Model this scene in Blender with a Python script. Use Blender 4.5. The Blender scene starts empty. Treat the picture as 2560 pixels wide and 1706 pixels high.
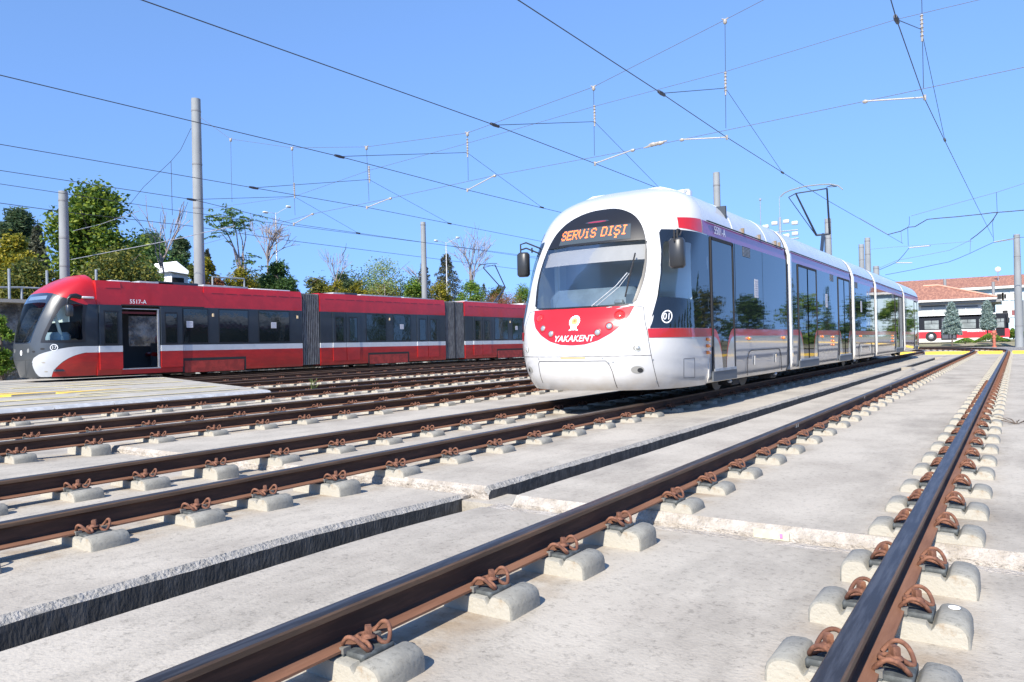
import bpy, math, random
import numpy as np
from mathutils import Vector, Matrix
random.seed(7)
RND=random.Random(11)
scene=bpy.context.scene
COL=scene.collection
PI=math.pi
# ------------------------------------------------------------------ camera, sky, sun
CAM=Vector((0,0,0.869))
FPX,YAW,PITCH,ROLL=1856.9,0.59663,0.0053277,-0.0227867      # solved from the gauge of the rails, slab joints and poles
_F=Vector((-math.sin(YAW)*math.cos(PITCH),math.cos(YAW)*math.cos(PITCH),math.sin(PITCH)))
_R=Vector((math.cos(YAW),math.sin(YAW),0)); _U=_R.cross(_F)
CR=_R*math.cos(ROLL)+_U*math.sin(ROLL); CU=-_R*math.sin(ROLL)+_U*math.cos(ROLL)
cd=bpy.data.cameras.new('camera'); cam=bpy.data.objects.new('camera',cd); COL.objects.link(cam)
cd.sensor_width=36; cd.lens=FPX/2560*36; cd.clip_end=3000; cd.clip_start=.05
M=Matrix((CR,CU,-_F)).transposed().to_4x4(); M.translation=CAM; cam.matrix_world=M
scene.camera=cam
EL,SAZ=math.radians(41),math.radians(-8)      # sun behind the camera, almost along the tracks
SUND=Vector((-math.sin(SAZ)*math.cos(EL),-math.cos(SAZ)*math.cos(EL),math.sin(EL)))   # towards the sun
w=bpy.data.worlds.new('World'); scene.world=w; w.use_nodes=True
nt=w.node_tree; bg=nt.nodes['Background']; sky=nt.nodes.new('ShaderNodeTexSky')
sky.sky_type='NISHITA'; sky.sun_disc=False; sky.sun_elevation=EL
sky.sun_rotation=math.atan2(SUND.x,SUND.y); sky.air_density=1.0; sky.dust_density=0; sky.ozone_density=6.0; sky.altitude=3000
_tc=nt.nodes.new('ShaderNodeTexCoord'); _mp=nt.nodes.new('ShaderNodeMapping'); _mp.inputs['Scale'].default_value=(1,1,.45); _mp.inputs['Location'].default_value=(0,0,.19)   # softer fall-off of the sky towards the horizon
nt.links.new(_tc.outputs['Generated'],_mp.inputs[0]); nt.links.new(_mp.outputs[0],sky.inputs[0])
nt.links.new(sky.outputs[0],bg.inputs[0]); bg.inputs[1].default_value=.15
sl=bpy.data.lights.new('sun','SUN'); sl.energy=4.2; sl.angle=math.radians(.5); sl.color=(1,.935,.83)
so=bpy.data.objects.new('sun',sl); COL.objects.link(so); so.rotation_euler=(-SUND).to_track_quat('-Z','Y').to_euler()
scene.view_settings.view_transform='Standard'; scene.view_settings.look='None'; scene.view_settings.exposure=.95
scene.view_settings.gamma=1
scene.cycles.max_bounces=8; scene.cycles.transparent_max_bounces=12

KD=2560/2353.0
def ray(x,y): return _F+CR*((x*KD-1280)/FPX)-CU*((y*KD-853)/FPX)
def at(x,y,ax,c):                      # the world point that stands at a given depth plane
    d=ray(x,y); i='XYZ'.index(ax); t=(c-CAM[i])/d[i]; return CAM+d*t
# ------------------------------------------------------------------ tags
def tag(o,label=None,cat=None,group=None,kind=None):
    if label:o['label']=label
    if cat:o['category']=cat
    if group:o['group']=group
    if kind:o['kind']=kind
    return o
def empty(name,loc=(0,0,0),rz=0,**k):
    o=bpy.data.objects.new(name,None); COL.objects.link(o); o.location=loc; o.rotation_euler=(0,0,rz); o.empty_display_size=.2
    return tag(o,**k)
# ------------------------------------------------------------------ materials
MATS={}
def mat(name,col=(.5,.5,.5),rough=.6,metal=0,var=0,vscale=3,col2=None,c2s=(.45,.6),bump=0,bscale=30,ior=1.5,coat=0,emit=0,trans=0,stretch=None,sub=0,bdist=.01,speck=0,alpha=None,spec=.5):
    if name in MATS:return MATS[name]
    m=bpy.data.materials.new(name); m.use_nodes=True; n=m.node_tree.nodes; L=m.node_tree.links; p=n['Principled BSDF']
    p.inputs['Roughness'].default_value=rough; p.inputs['Metallic'].default_value=metal; p.inputs['IOR'].default_value=ior
    p.inputs['Base Color'].default_value=(*col,1); p.inputs['Coat Weight'].default_value=coat; p.inputs['Coat Roughness'].default_value=.04
    p.inputs['Specular IOR Level'].default_value=spec
    if emit: p.inputs['Emission Color'].default_value=(*col,1); p.inputs['Emission Strength'].default_value=emit
    tc=n.new('ShaderNodeTexCoord'); src=tc.outputs['Object']
    if stretch:
        mp=n.new('ShaderNodeMapping'); mp.inputs['Scale'].default_value=stretch; L.new(src,mp.inputs[0]); src=mp.outputs[0]
    last=None
    if var or col2:
        nz=n.new('ShaderNodeTexNoise'); nz.inputs['Scale'].default_value=vscale; nz.inputs['Detail'].default_value=8; nz.inputs['Roughness'].default_value=.65; L.new(src,nz.inputs[0])
        cr=n.new('ShaderNodeValToRGB'); L.new(nz.outputs['Fac'],cr.inputs[0])
        a=col; b=col2 or tuple(max(0,c*(1-var)) for c in col)
        cr.color_ramp.elements[0].position=c2s[0]; cr.color_ramp.elements[1].position=c2s[1]
        cr.color_ramp.elements[0].color=(*b,1); cr.color_ramp.elements[1].color=(*a,1); last=cr.outputs[0]
        if speck:
            n2=n.new('ShaderNodeTexNoise'); n2.inputs['Scale'].default_value=speck; n2.inputs['Detail'].default_value=5; n2.inputs['Roughness'].default_value=.8; L.new(src,n2.inputs[0])
            r2=n.new('ShaderNodeMapRange'); r2.inputs[1].default_value=.30; r2.inputs[2].default_value=.47; r2.inputs[3].default_value=.58; r2.inputs[4].default_value=1.03; L.new(n2.outputs['Fac'],r2.inputs[0])
            mx=n.new('ShaderNodeMix'); mx.data_type='RGBA'; mx.blend_type='MULTIPLY'; mx.inputs[0].default_value=1; L.new(last,mx.inputs[6]); L.new(r2.outputs[0],mx.inputs[7]); last=mx.outputs[2]
        if name in('slab_concrete','paving'):     # old drips and washed-out patches
            n3=n.new('ShaderNodeTexNoise'); n3.inputs['Scale'].default_value=.9; n3.inputs['Detail'].default_value=9; n3.inputs['Roughness'].default_value=.72; mp3=n.new('ShaderNodeMapping'); mp3.inputs['Scale'].default_value=(1.6,.55,1); mp3.inputs['Location'].default_value=(4,7,1); L.new(tc.outputs['Object'],mp3.inputs[0]); L.new(mp3.outputs[0],n3.inputs[0])
            r3=n.new('ShaderNodeMapRange'); r3.inputs[1].default_value=.33; r3.inputs[2].default_value=.52; r3.inputs[3].default_value=.74; r3.inputs[4].default_value=1.0; L.new(n3.outputs['Fac'],r3.inputs[0])
            if name=='slab_concrete':                  # rust and brake dust washed out beside the rails
                sx_=n.new('ShaderNodeSeparateXYZ'); L.new(tc.outputs['Object'],sx_.inputs[0]); mn=None
                for xr in (-.42,-1.927,-4.434,-5.941,-8.617,-10.124):
                    s1=n.new('ShaderNodeMath'); s1.operation='SUBTRACT'; s1.inputs[1].default_value=xr; L.new(sx_.outputs[0],s1.inputs[0])
                    s2=n.new('ShaderNodeMath'); s2.operation='ABSOLUTE'; L.new(s1.outputs[0],s2.inputs[0])
                    if mn is None: mn=s2
                    else:
                        s3=n.new('ShaderNodeMath'); s3.operation='MINIMUM'; L.new(mn.outputs[0],s3.inputs[0]); L.new(s2.outputs[0],s3.inputs[1]); mn=s3
                d1=n.new('ShaderNodeMapRange'); d1.inputs[1].default_value=.06; d1.inputs[2].default_value=.36; d1.inputs[3].default_value=1; d1.inputs[4].default_value=0; L.new(mn.outputs[0],d1.inputs[0])
                d2=n.new('ShaderNodeTexNoise'); d2.inputs['Scale'].default_value=7; d2.inputs['Detail'].default_value=9; L.new(tc.outputs['Object'],d2.inputs[0])
                d4=n.new('ShaderNodeMapRange'); d4.inputs[1].default_value=.42; d4.inputs[2].default_value=.68; d4.inputs[4].default_value=.85; L.new(d2.outputs['Fac'],d4.inputs[0])
                d3=n.new('ShaderNodeMath'); d3.operation='MULTIPLY'; L.new(d1.outputs[0],d3.inputs[0]); L.new(d4.outputs[0],d3.inputs[1])
                d5=n.new('ShaderNodeMix'); d5.data_type='RGBA'; L.new(d3.outputs[0],d5.inputs[0]); L.new(last,d5.inputs[6]); d5.inputs[7].default_value=(.27,.20,.13,1); last=d5.outputs[2]
            m3=n.new('ShaderNodeMix'); m3.data_type='RGBA'; m3.blend_type='MULTIPLY'; m3.inputs[0].default_value=1; L.new(last,m3.inputs[6]); L.new(r3.outputs[0],m3.inputs[7]); last=m3.outputs[2]
        if name in('white_paint','lower_panel_white'):   # road dirt thrown up along the bottom edge
            gm=n.new('ShaderNodeSeparateXYZ'); L.new(tc.outputs['Object'],gm.inputs[0])
            g1=n.new('ShaderNodeMapRange'); g1.inputs[1].default_value=.52; g1.inputs[2].default_value=.18; L.new(gm.outputs['Z'],g1.inputs[0])
            g2=n.new('ShaderNodeTexNoise'); g2.inputs['Scale'].default_value=5; g2.inputs['Detail'].default_value=8; L.new(tc.outputs['Object'],g2.inputs[0])
            g3=n.new('ShaderNodeMath'); g3.operation='MULTIPLY'; L.new(g1.outputs[0],g3.inputs[0]); L.new(g2.outputs['Fac'],g3.inputs[1])
            g4=n.new('ShaderNodeMix'); g4.data_type='RGBA'; L.new(g3.outputs[0],g4.inputs[0]); L.new(last,g4.inputs[6]); g4.inputs[7].default_value=(.33,.25,.15,1); last=g4.outputs[2]
        L.new(last,p.inputs['Base Color'])
    if bump:
        bz=n.new('ShaderNodeTexNoise'); bz.inputs['Scale'].default_value=bscale; bz.inputs['Detail'].default_value=6; L.new(src,bz.inputs[0])
        bp=n.new('ShaderNodeBump'); bp.inputs['Strength'].default_value=bump; bp.inputs['Distance'].default_value=bdist; L.new(bz.outputs['Fac'],bp.inputs['Height']); L.new(bp.outputs[0],p.inputs['Normal'])
    if sub:   # thin leaves pass some light
        tr=n.new('ShaderNodeBsdfTranslucent'); tr.inputs[0].default_value=(*[min(1,c*1.6) for c in col],1)
        ms=n.new('ShaderNodeMixShader'); ms.inputs[0].default_value=sub; L.new(p.outputs[0],ms.inputs[1]); L.new(tr.outputs[0],ms.inputs[2]); L.new(ms.outputs[0],n['Material Output'].inputs[0])
    MATS[name]=m; return m
def glassmat(name,tint=(.55,.6,.62),ior=1.5,fl=0.03,k=.35):
    m=bpy.data.materials.new(name); m.use_nodes=True; n=m.node_tree.nodes; L=m.node_tree.links; n.remove(n['Principled BSDF'])
    t=n.new('ShaderNodeBsdfTransparent'); t.inputs[0].default_value=(*tint,1); g=n.new('ShaderNodeBsdfGlossy'); g.inputs['Roughness'].default_value=.01
    f=n.new('ShaderNodeFresnel'); f.inputs[0].default_value=ior; a=n.new('ShaderNodeMath'); a.operation='MULTIPLY_ADD'; a.inputs[1].default_value=k; a.inputs[2].default_value=fl; L.new(f.outputs[0],a.inputs[0])
    x=n.new('ShaderNodeMixShader'); L.new(a.outputs[0],x.inputs[0]); L.new(t.outputs[0],x.inputs[1]); L.new(g.outputs[0],x.inputs[2]); L.new(x.outputs[0],n['Material Output'].inputs[0])
    MATS[name]=m; return m
conc=mat('slab_concrete',(.425,.385,.322),.93,0,col2=(.335,.30,.25),vscale=1.1,c2s=(.36,.58),bump=.35,bscale=60,speck=26,bdist=.01)
conc_rough=mat('broken_concrete',(.46,.42,.37),.95,0,col2=(.33,.29,.24),vscale=9,c2s=(.38,.6),bump=1,bscale=35,bdist=.03,speck=30)
bitumen=mat('bitumen',(.085,.082,.08),.9,0,col2=(.045,.044,.044),vscale=14,bump=.7,bscale=60,stretch=(1,1,.4))
conc_edge=mat('weathered_edge_concrete',(.36,.34,.31),.95,0,col2=(.22,.21,.19),vscale=14,c2s=(.35,.6),bump=1,bscale=50,bdist=.02,speck=40)
tie=mat('sleeper_concrete',(.27,.26,.225),.85,0,col2=(.21,.20,.17),vscale=9,c2s=(.32,.6),bump=.5,bscale=50,bdist=.005,speck=50)
rust=mat('rusty_iron',(.235,.105,.062),.85,0,col2=(.12,.05,.03),vscale=22,bump=.6,bscale=120,bdist=.003)
railweb=mat('rail_web_shaded',(.075,.036,.022),.85,0,var=.4,vscale=5,stretch=(6,.6,6))  # same rust as the foot, darkened: the web's shade is in the colour
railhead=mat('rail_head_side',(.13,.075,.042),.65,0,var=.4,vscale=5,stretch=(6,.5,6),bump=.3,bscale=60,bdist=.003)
railrust=mat('rail_rust',(.22,.105,.06),.8,0,col2=(.15,.065,.035),vscale=4,c2s=(.35,.65),bump=.35,bscale=60,bdist=.003,stretch=(6,.6,6))
railtop=mat('rail_running_band',(.15,.13,.115),.42,.75,col2=(.075,.06,.05),vscale=5,stretch=(8,.5,8),bump=.15,bscale=40,bdist=.002)
plate=mat('grey_guide_plate',(.09,.10,.10),.7,0,var=.4,vscale=30)
white=mat('white_paint',(.62,.615,.60),.22,0,var=.05,vscale=1.2,coat=.7,bump=.03,bscale=1.2,bdist=.02)
roofw=mat('roof_white',(.58,.60,.62),.3,0,var=.08,vscale=2.5,coat=.5)
silver=mat('lower_panel_white',(.40,.41,.42),.12,0,var=.05,vscale=1.5,coat=.8,ior=1.5,bump=.12,bscale=1.7,bdist=.02)
redp=mat('red_paint',(.50,.014,.018),.3,0,var=.12,vscale=2,coat=.6)
redtram=mat('tram_red',(.50,.011,.015),.34,0,var=.16,vscale=2.2,coat=.35)
redtram2=mat('tram_red_skirt',(.42,.014,.012),.42,0,col2=(.33,.012,.011),vscale=1.6,coat=.2,stretch=(1,1,3))
purple=mat('purple_band',(.22,.06,.20),.3,0,coat=.35,bump=.05,bscale=1.2,bdist=.02)
black=mat('black_trim',(.012,.012,.014),.35)
matt=mat('matt_black',(.02,.02,.022),.8)
under=mat('underframe',(.03,.028,.026),.8,0,var=.5,vscale=6)
mirror_glass=mat('dark_side_glass',(.008,.011,.016),.02,0,ior=1.75,bump=.10,bscale=.9,bdist=.02)
redglass=mat('dark_window_glass',(.012,.016,.016),.03,0,ior=1.75,bump=.2,bscale=1.1,bdist=.03)
grey=mat('anthracite_paint',(.022,.028,.036),.35,0,var=.12,vscale=2,coat=.35)
greyl=mat('anthracite_nose',(.06,.068,.075),.33,0,var=.12,vscale=2,coat=.4)
whiteband=mat('white_stripe',(.55,.57,.59),.3,0,var=.06,vscale=3,coat=.3)
rubber=mat('bellows_rubber',(.20,.205,.21),.75,0,col2=(.09,.09,.095),vscale=7,stretch=(1,6,.5))
rubberd=mat('dark_bellows',(.035,.036,.04),.6)
steel=mat('galvanised_steel',(.42,.44,.46),.5,.5,var=.2,vscale=6)
pole_m=mat('pole_concrete',(.27,.285,.29),.75,0,var=.18,vscale=1.2,bump=.2,bscale=25,stretch=(1,1,.35))
wirem=mat('wire',(.055,.06,.075),.5,.4)
copper=mat('catenary_steel',(.15,.13,.12),.6,.5)
insul=mat('insulator',(.42,.38,.33),.45,0,var=.3,vscale=20)
orange=mat('amber_lens',(.85,.22,.02),.15,0,coat=1)
redlens=mat('red_lens',(.7,.03,.02),.12,0,coat=1)
lampg=mat('lamp_glass',(.42,.43,.42),.18,.4,coat=1)
led=mat('led_orange',(1,.20,.05),.5,emit=.7)
cream=mat('cream_plastic',(.74,.78,.72),.5,0,var=.05)
blind=mat('sun_blind',(.56,.48,.45),.8,0,var=.05,vscale=5,trans=0)
darkint=mat('dark_interior',(.035,.045,.06),.6)
dash=mat('dashboard',(.20,.25,.31),.5,0,var=.2)
yellow=mat('yellow_paint',(.80,.52,.06),.7,0,col2=(.62,.43,.12),vscale=4,c2s=(.3,.5),bump=.3)
yellowp=mat('pale_yellow_paint',(.78,.66,.30),.8,0,col2=(.6,.5,.25),vscale=6)
paper=mat('notice_paper',(.74,.72,.74),.7,0,var=.25,vscale=40)
asphalt=mat('ground_soil',(.30,.255,.18),.95,0,col2=(.16,.17,.07),vscale=.35,c2s=(.42,.6),bump=.8,bscale=8,bdist=.05,speck=9)
gravel=mat('gravel',(.36,.34,.31),.95,0,col2=(.14,.13,.12),vscale=22,c2s=(.4,.6),bump=1,bscale=30,bdist=.05)
rock=mat('rock_face',(.30,.29,.27),.95,0,col2=(.10,.10,.10),vscale=1.6,c2s=(.42,.58),bump=1,bscale=2.2,bdist=.4,speck=8)
tile=mat('roof_tiles',(.40,.19,.125),.85,0,col2=(.25,.115,.08),vscale=1.6,speck=5,bump=.7,bscale=5,bdist=.05,stretch=(3,1,1))
bwall=mat('pale_blue_wall',(.55,.68,.74),.85,0,var=.06,vscale=.5)
cwall=mat('white_wall',(.72,.70,.66),.85,0,var=.07,vscale=.8)
shutter=mat('grey_shutter',(.45,.47,.46),.6,0,var=.12,vscale=4,stretch=(.3,1,8))
bark=mat('bark',(.19,.15,.12),.9,0,var=.45,vscale=9,bump=.6,bscale=25)
barkl=mat('pale_bark',(.36,.30,.27),.9,0,var=.35,vscale=9)
hydr=mat('orange_red_paint',(.55,.17,.10),.6,0,var=.3,vscale=8)
glass=glassmat('clear_glass',(.70,.76,.78),1.5,.0)
glass2=glassmat('side_cab_glass',(.80,.86,.84),1.45,.0)
# ------------------------------------------------------------------ mesh builder
class MB:
    def __init__(s): s.v=[]; s.f=[]; s.m=[]; s.mats=[]
    def mi(s,m):
        if m not in s.mats:s.mats.append(m)
        return s.mats.index(m)
    def add(s,vs,fs,m):
        b=len(s.v); i=s.mi(m); s.v+= [tuple(v) for v in vs]
        for f in fs: s.f.append(tuple(b+j for j in f)); s.m.append(i)
    def box(s,x0,x1,y0,y1,z0,z1,m,c=0):
        if c<=0:
            vs=[(x,y,z) for x in (x0,x1) for y in (y0,y1) for z in (z0,z1)]
            s.add(vs,[(0,1,3,2),(4,6,7,5),(0,4,5,1),(2,3,7,6),(0,2,6,4),(1,5,7,3)],m); return
        # chamfered vertical + top edges
        def ring(i,z): return [(x0+i+c,y0+i,z),(x1-i-c,y0+i,z),(x1-i,y0+i+c,z),(x1-i,y1-i-c,z),(x1-i-c,y1-i,z),(x0+i+c,y1-i,z),(x0+i,y1-i-c,z),(x0+i,y0+i+c,z)]
        R=[ring(c*.6,z0),ring(0,z0+c),ring(0,z1-c),ring(c*.6,z1)]
        vs=sum(R,[]); fs=[tuple(range(7,-1,-1)),tuple(range(24,32))]
        for k in range(3):
            for j in range(8): fs.append((k*8+j,k*8+(j+1)%8,(k+1)*8+(j+1)%8,(k+1)*8+j))
        s.add(vs,fs,m)
    def tube(s,pts,r,m,n=8,cap=True,closed=False):
        pts=[Vector(p) for p in pts]; rs=r if isinstance(r,(list,tuple)) else [r]*len(pts)
        vs=[];fs=[];N=len(pts); prev=None
        for i,p in enumerate(pts):
            a=pts[i-1] if i or closed else p; b=pts[(i+1)%N] if i<N-1 or closed else p
            t=(b-a); t=t.normalized() if t.length>1e-9 else Vector((0,0,1))
            if prev is None:
                u=t.cross(Vector((0,0,1))); 
                if u.length<.05:u=t.cross(Vector((1,0,0)))
            else: u=prev-t*prev.dot(t)
            u.normalize(); prev=u; v=t.cross(u)
            for k in range(n):
                an=2*PI*k/n; vs.append(p+(u*math.cos(an)+v*math.sin(an))*rs[i])
        for i in range(N-1 if not closed else N):
            for k in range(n): fs.append((i*n+k,i*n+(k+1)%n,((i+1)%N)*n+(k+1)%n,((i+1)%N)*n+k))
        if cap and not closed: fs.append(tuple(range(n-1,-1,-1))); fs.append(tuple((N-1)*n+k for k in range(n)))
        s.add(vs,fs,m)
    def lathe(s,prof,c,m,n=16,axis='Z'):
        vs=[];fs=[]
        for r,h in prof:
            for k in range(n):
                a=2*PI*k/n; x,y=r*math.cos(a),r*math.sin(a)
                vs.append({'Z':(c[0]+x,c[1]+y,c[2]+h),'X':(c[0]+h,c[1]+x,c[2]+y),'Y':(c[0]+x,c[1]+h,c[2]+y)}[axis])
        for i in range(len(prof)-1):
            for k in range(n): fs.append((i*n+k,i*n+(k+1)%n,(i+1)*n+(k+1)%n,(i+1)*n+k))
        fs.append(tuple(range(n-1,-1,-1))); fs.append(tuple((len(prof)-1)*n+k for k in range(n)))
        s.add(vs,fs,m)
    def sweep(s,prof,frames,mf,cap=True):
        # prof: list of (a,b); frames: function list giving 3-D of (a,b); mf: material per profile edge
        n=len(prof); vs=[f(a,b) for f in frames for a,b in prof]
        groups={}
        for i in range(len(frames)-1):
            for k in range(n): groups.setdefault(mf(k),[]).append((i*n+k,i*n+(k+1)%n,(i+1)*n+(k+1)%n,(i+1)*n+k))
        b=len(s.v); s.v+=[tuple(v) for v in vs]
        for m,fs in groups.items():
            i=s.mi(m)
            for f in fs: s.f.append(tuple(b+j for j in f)); s.m.append(i)
        if cap:
            i=s.mi(mf(0)); s.f.append(tuple(b+k for k in range(n-1,-1,-1))); s.m.append(i)
            s.f.append(tuple(b+(len(frames)-1)*n+k for k in range(n))); s.m.append(i)
    def build(s,name,parent=None,smooth=0,bevel=0,**k):
        me=bpy.data.meshes.new(name); me.from_pydata(s.v,[],s.f)
        for m in s.mats: me.materials.append(m)
        me.polygons.foreach_set('material_index',s.m)
        import bmesh
        bm=bmesh.new(); bm.from_mesh(me); bmesh.ops.recalc_face_normals(bm,faces=bm.faces) if not k.pop('norec',False) else None
        if bevel: bmesh.ops.bevel(bm,geom=[e for e in bm.edges if len(e.link_faces)==2 and e.calc_face_angle(0)>.6],offset=bevel,segments=2,affect='EDGES')
        bm.to_mesh(me); bm.free()
        o=bpy.data.objects.new(name,me); COL.objects.link(o)
        if smooth:
            me.polygons.foreach_set('use_smooth',[True]*len(me.polygons))
            me.set_sharp_from_angle(angle=math.radians(smooth))
        if parent: o.parent=parent
        return tag(o,**k)
def boxo(name,parent,b,m,c=0,**k):
    q=MB(); q.box(*b,m,c); return q.build(name,parent,smooth=40 if c else 0,**k)
def copy_tree(o,parent=None):
    c=o.copy(); COL.objects.link(c); c.parent=parent
    for ch in o.children: copy_tree(ch,c)
    return c
TIEF=mat('sleeper_face',(.40,.375,.315),.9,0,col2=(.30,.22,.14),vscale=9,c2s=(.27,.42),bump=.7,bscale=60,bdist=.006)
_ones='first second third fourth fifth sixth seventh eighth ninth tenth eleventh twelfth thirteenth fourteenth fifteenth sixteenth seventeenth eighteenth nineteenth'.split()
_tens={2:('twenty','twentieth'),3:('thirty','thirtieth'),4:('forty','fortieth'),5:('fifty','fiftieth'),6:('sixty','sixtieth'),7:('seventy','seventieth')}
def ordinal(n):
    if n<20:return _ones[n-1]
    t,o=divmod(n,10); return _tens[t][1] if o==0 else _tens[t][0]+'-'+_ones[o-1]
# ------------------------------------------------------------------ ground and slabs
ZN,ZF=-.203,-.192
def znear(y): return .046*max(0,min(1,(y-2.7)/1.6))**1.6
q=MB(); q.add([(-900,-300,-.62),(900,-300,-.62),(900,1500,-.62),(-900,1500,-.62)],[(0,1,2,3)],asphalt); q.build('ground',kind='structure',norec=True)
def slab(name,x0,x1,y0,y1,zt,zb,cl=0,cr=0,cf=0,dark_r=False,dark_l=False):
    """a concrete slab whose top edges are broken off in a rough chamfer"""
    q=MB(); rr=random.Random(hash((round(x0,1),round(y0,1)))&255)
    ny=max(2,int(min((y1-y0)/.06,420))); g0=y0+cf
    ys=[g0+(y1-g0)*(i/ny)**1.6 if y1-y0>20 else g0+(y1-g0)*i/ny for i in range(ny+1)]
    if cf: ys=[y0]+ys; ny+=1
    vs=[];fs=[];mi=[]
    ph=[rr.uniform(0,9) for _ in range(4)]
    for i,y in enumerate(ys):
        j=lambda a:a*(.85+.25*math.sin(y*5+ph[0])*.25+rr.uniform(-.07,.07))
        dz=cf if i==0 else 0
        if y1<5: dz+=znear(y)
        a=j(cl);b=j(cr)
        vs+=[(x0,y+(.0 if i else 0),zb),(x0,y,zt-a-dz),(x0+a,y,zt-dz),(x1-b,y,zt-dz),(x1,y,zt-b*.8-dz),(x1,y,zb)]
    for i in range(ny):
        for k in range(5):
            f=(i*6+k,i*6+k+1,(i+1)*6+k+1,(i+1)*6+k); 
            m=conc
            if k==4: m=bitumen if dark_r else conc_rough
            if k==0: m=bitumen if dark_l else conc_rough
            if k in(1,3) : m=conc_edge
            if k==2 and i==0 and cf: m=conc_rough
            fs.append(f); mi.append(m)
    for f,m in zip(fs,mi):
        pass
    b0=len(q.v); q.v+=vs
    for f,m in zip(fs,mi): q.f.append(f); q.m.append(q.mi(m))
    q.f.append((0,1,2,3,4,5)); q.m.append(q.mi(conc_rough))
    e=ny*6; q.f.append((e+5,e+4,e+3,e+2,e+1,e)); q.m.append(q.mi(conc_rough))
    return q.build(name,kind='structure')
slab('concrete_slab',-32,-3.47,-8,4.40,ZN,-.6,cr=.045,dark_r=True)
slab('concrete_slab',-3.13,14,-8,4.16,ZN-.012,-.6,cl=.02,dark_l=True)
slab('concrete_slab',-32,-3.30,4.50,46.9,ZF,-.6,cr=.045,cf=.03,dark_r=True)
slab('concrete_slab',-2.97,14,4.30,46.9,ZF,-.6,cl=.03,cf=.05,dark_l=True)
q=MB(); q.box(-3.465,-2.6,4.385,4.75,-.6,ZN-.085,conc); q.box(-3.128,-2.6,4.16,4.384,-.6,ZN-.07,conc_rough); q.box(-3.1,14,4.16,4.30,-.6,ZN-.062,conc_rough); q.box(-32,-3.47,4.40,4.50,-.6,ZN-.06,conc_rough); q.build('slab_joint_fill',kind='structure')
q=MB(); q.box(-3.46,-2.98,4.79,41.3,-.6,-.44,bitumen); q.box(-3.295,-2.975,28.6,29.0,-.44,-.2,conc); q.box(-3.295,-2.975,41.3,46.9,-.6,-.189,conc); q.build('drain_channel',kind='structure')
# end of the slabs: yellow kerb, gravel beyond, soil and dry grass
q=MB()
XA,GA=-.42,1.507
tracks={'A':-1.173,'C':-5.188,'E':-9.37,'G':-13.6,'I':-18.6,'K':-22.8,'M':-26.525}
q=MB(); xs=[14,-.20,-.62,-1.74,-2.10,-4.2,-4.66,-5.74]
for i in range(0,len(xs)-1,2): q.box(xs[i+1],xs[i],46.92,47.35,-.5,-.03,yellow)
q.build('yellow_kerb',label='yellow painted kerb closing the ends of the concrete slabs',cat='kerb')
q=MB(); q.add([(-60,47,-.2),(30,47,-.2),(30,76,-.2),(-60,76,-.2)],[(0,1,2,3)],gravel); q.build('gravel_bed',kind='structure',norec=True)
q=MB(); 
vs=[];fs=[];n=30
for i in range(n+1):
    for j in range(9):
        x=60-4.2*i; y=76.0+j*j*3.5; vs.append((x,y-1.2*math.sin(i),-.15+min(.3,.14*j)+.03*math.sin(i*1.7+j)))
for i in range(n):
    for j in range(8): fs.append((i*9+j,i*9+j+1,i*9+j+10,i*9+j+9))
q.add(vs,fs,asphalt); q.build('soil',kind='structure',smooth=60)
# hill on the left behind the retaining wall
q=MB(); vs=[];fs=[]
NX,NY=16,50
for i in range(NX):
    for j in range(NY):
        x=-33.8-i**1.5*3; y=-30+j*6.5; vs.append((x,y,2.7+.22*i+.25*math.sin(j*.9+i)+.0))
for i in range(NX-1):
    for j in range(NY-1): fs.append((i*NY+j,i*NY+j+1,(i+1)*NY+j+1,(i+1)*NY+j))
q.add(vs,fs,mat('hill_soil',(.17,.14,.08),.95,0,col2=(.07,.075,.03),vscale=.8,bump=.8,bscale=5,bdist=.1)); q.build('hill',kind='structure',smooth=60)
q=MB(); vs=[];fs=[]
for j in range(0,261):
    y=-30+j*1.0
    for k in range(9):
        z=-.5+k*.42; vs.append((-33.4-.06*k+RND.uniform(-.22,.22),y,z if k<8 else 3.02))
for j in range(260):
    for k in range(8): fs.append((j*9+k,j*9+k+1,(j+1)*9+k+1,(j+1)*9+k))
q.add(vs,fs,rock); wl=q.build('retaining_wall',smooth=30,label='rough grey rock retaining wall below the trees',cat='wall')
boxo('coping',wl,(-34.3,-33.1,-30,230,3.02,3.16),conc)
# ------------------------------------------------------------------ rails
_RP=[(-.0625,-.149),(.0625,-.149),(.0625,-.139),(.02,-.128),(.0085,-.118),(.0085,-.045),(.016,-.036),(.036,-.030),(.036,-.010),(.031,-.003),(.020,0),(-.020,0),(-.031,-.003),(-.036,-.010),(-.036,-.030),(-.016,-.036),(-.0085,-.045),(-.0085,-.118),(-.02,-.128),(-.0625,-.139)]
RP=[(a,b*.135/.149) for a,b in _RP]
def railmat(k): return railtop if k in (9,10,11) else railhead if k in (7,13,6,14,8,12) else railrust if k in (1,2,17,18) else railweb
def make_rail(x,y0,y1,label,curve=None,group=None):
    q=MB(); fr=[]
    ys=[y0,y1]
    def F(px,py,tx,ty):
        nx,ny=ty,-tx
        return lambda a,b:(px+nx*a,py+ny*a,b)
    n=12
    for i in range(n+1): fr.append(F(x,y0+(y1-y0)*i/n,0,1))
    if curve:
        R=curve+(x-XA)
        for i in range(1,40):
            a=i*.04
            if a>1.5:break
            fr.append(F(x-R*(1-math.cos(a)),y1+R*math.sin(a),-math.sin(a),math.cos(a)))
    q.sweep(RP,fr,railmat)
    r=q.build('rail',smooth=35,label=label,cat='rail',group=group); return r
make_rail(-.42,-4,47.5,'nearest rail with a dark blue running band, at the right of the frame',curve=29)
rb=make_rail(-.42-GA,-4,47.5,'long rail crossing the lower middle of the frame, left rail of the nearest track',curve=29)
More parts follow.
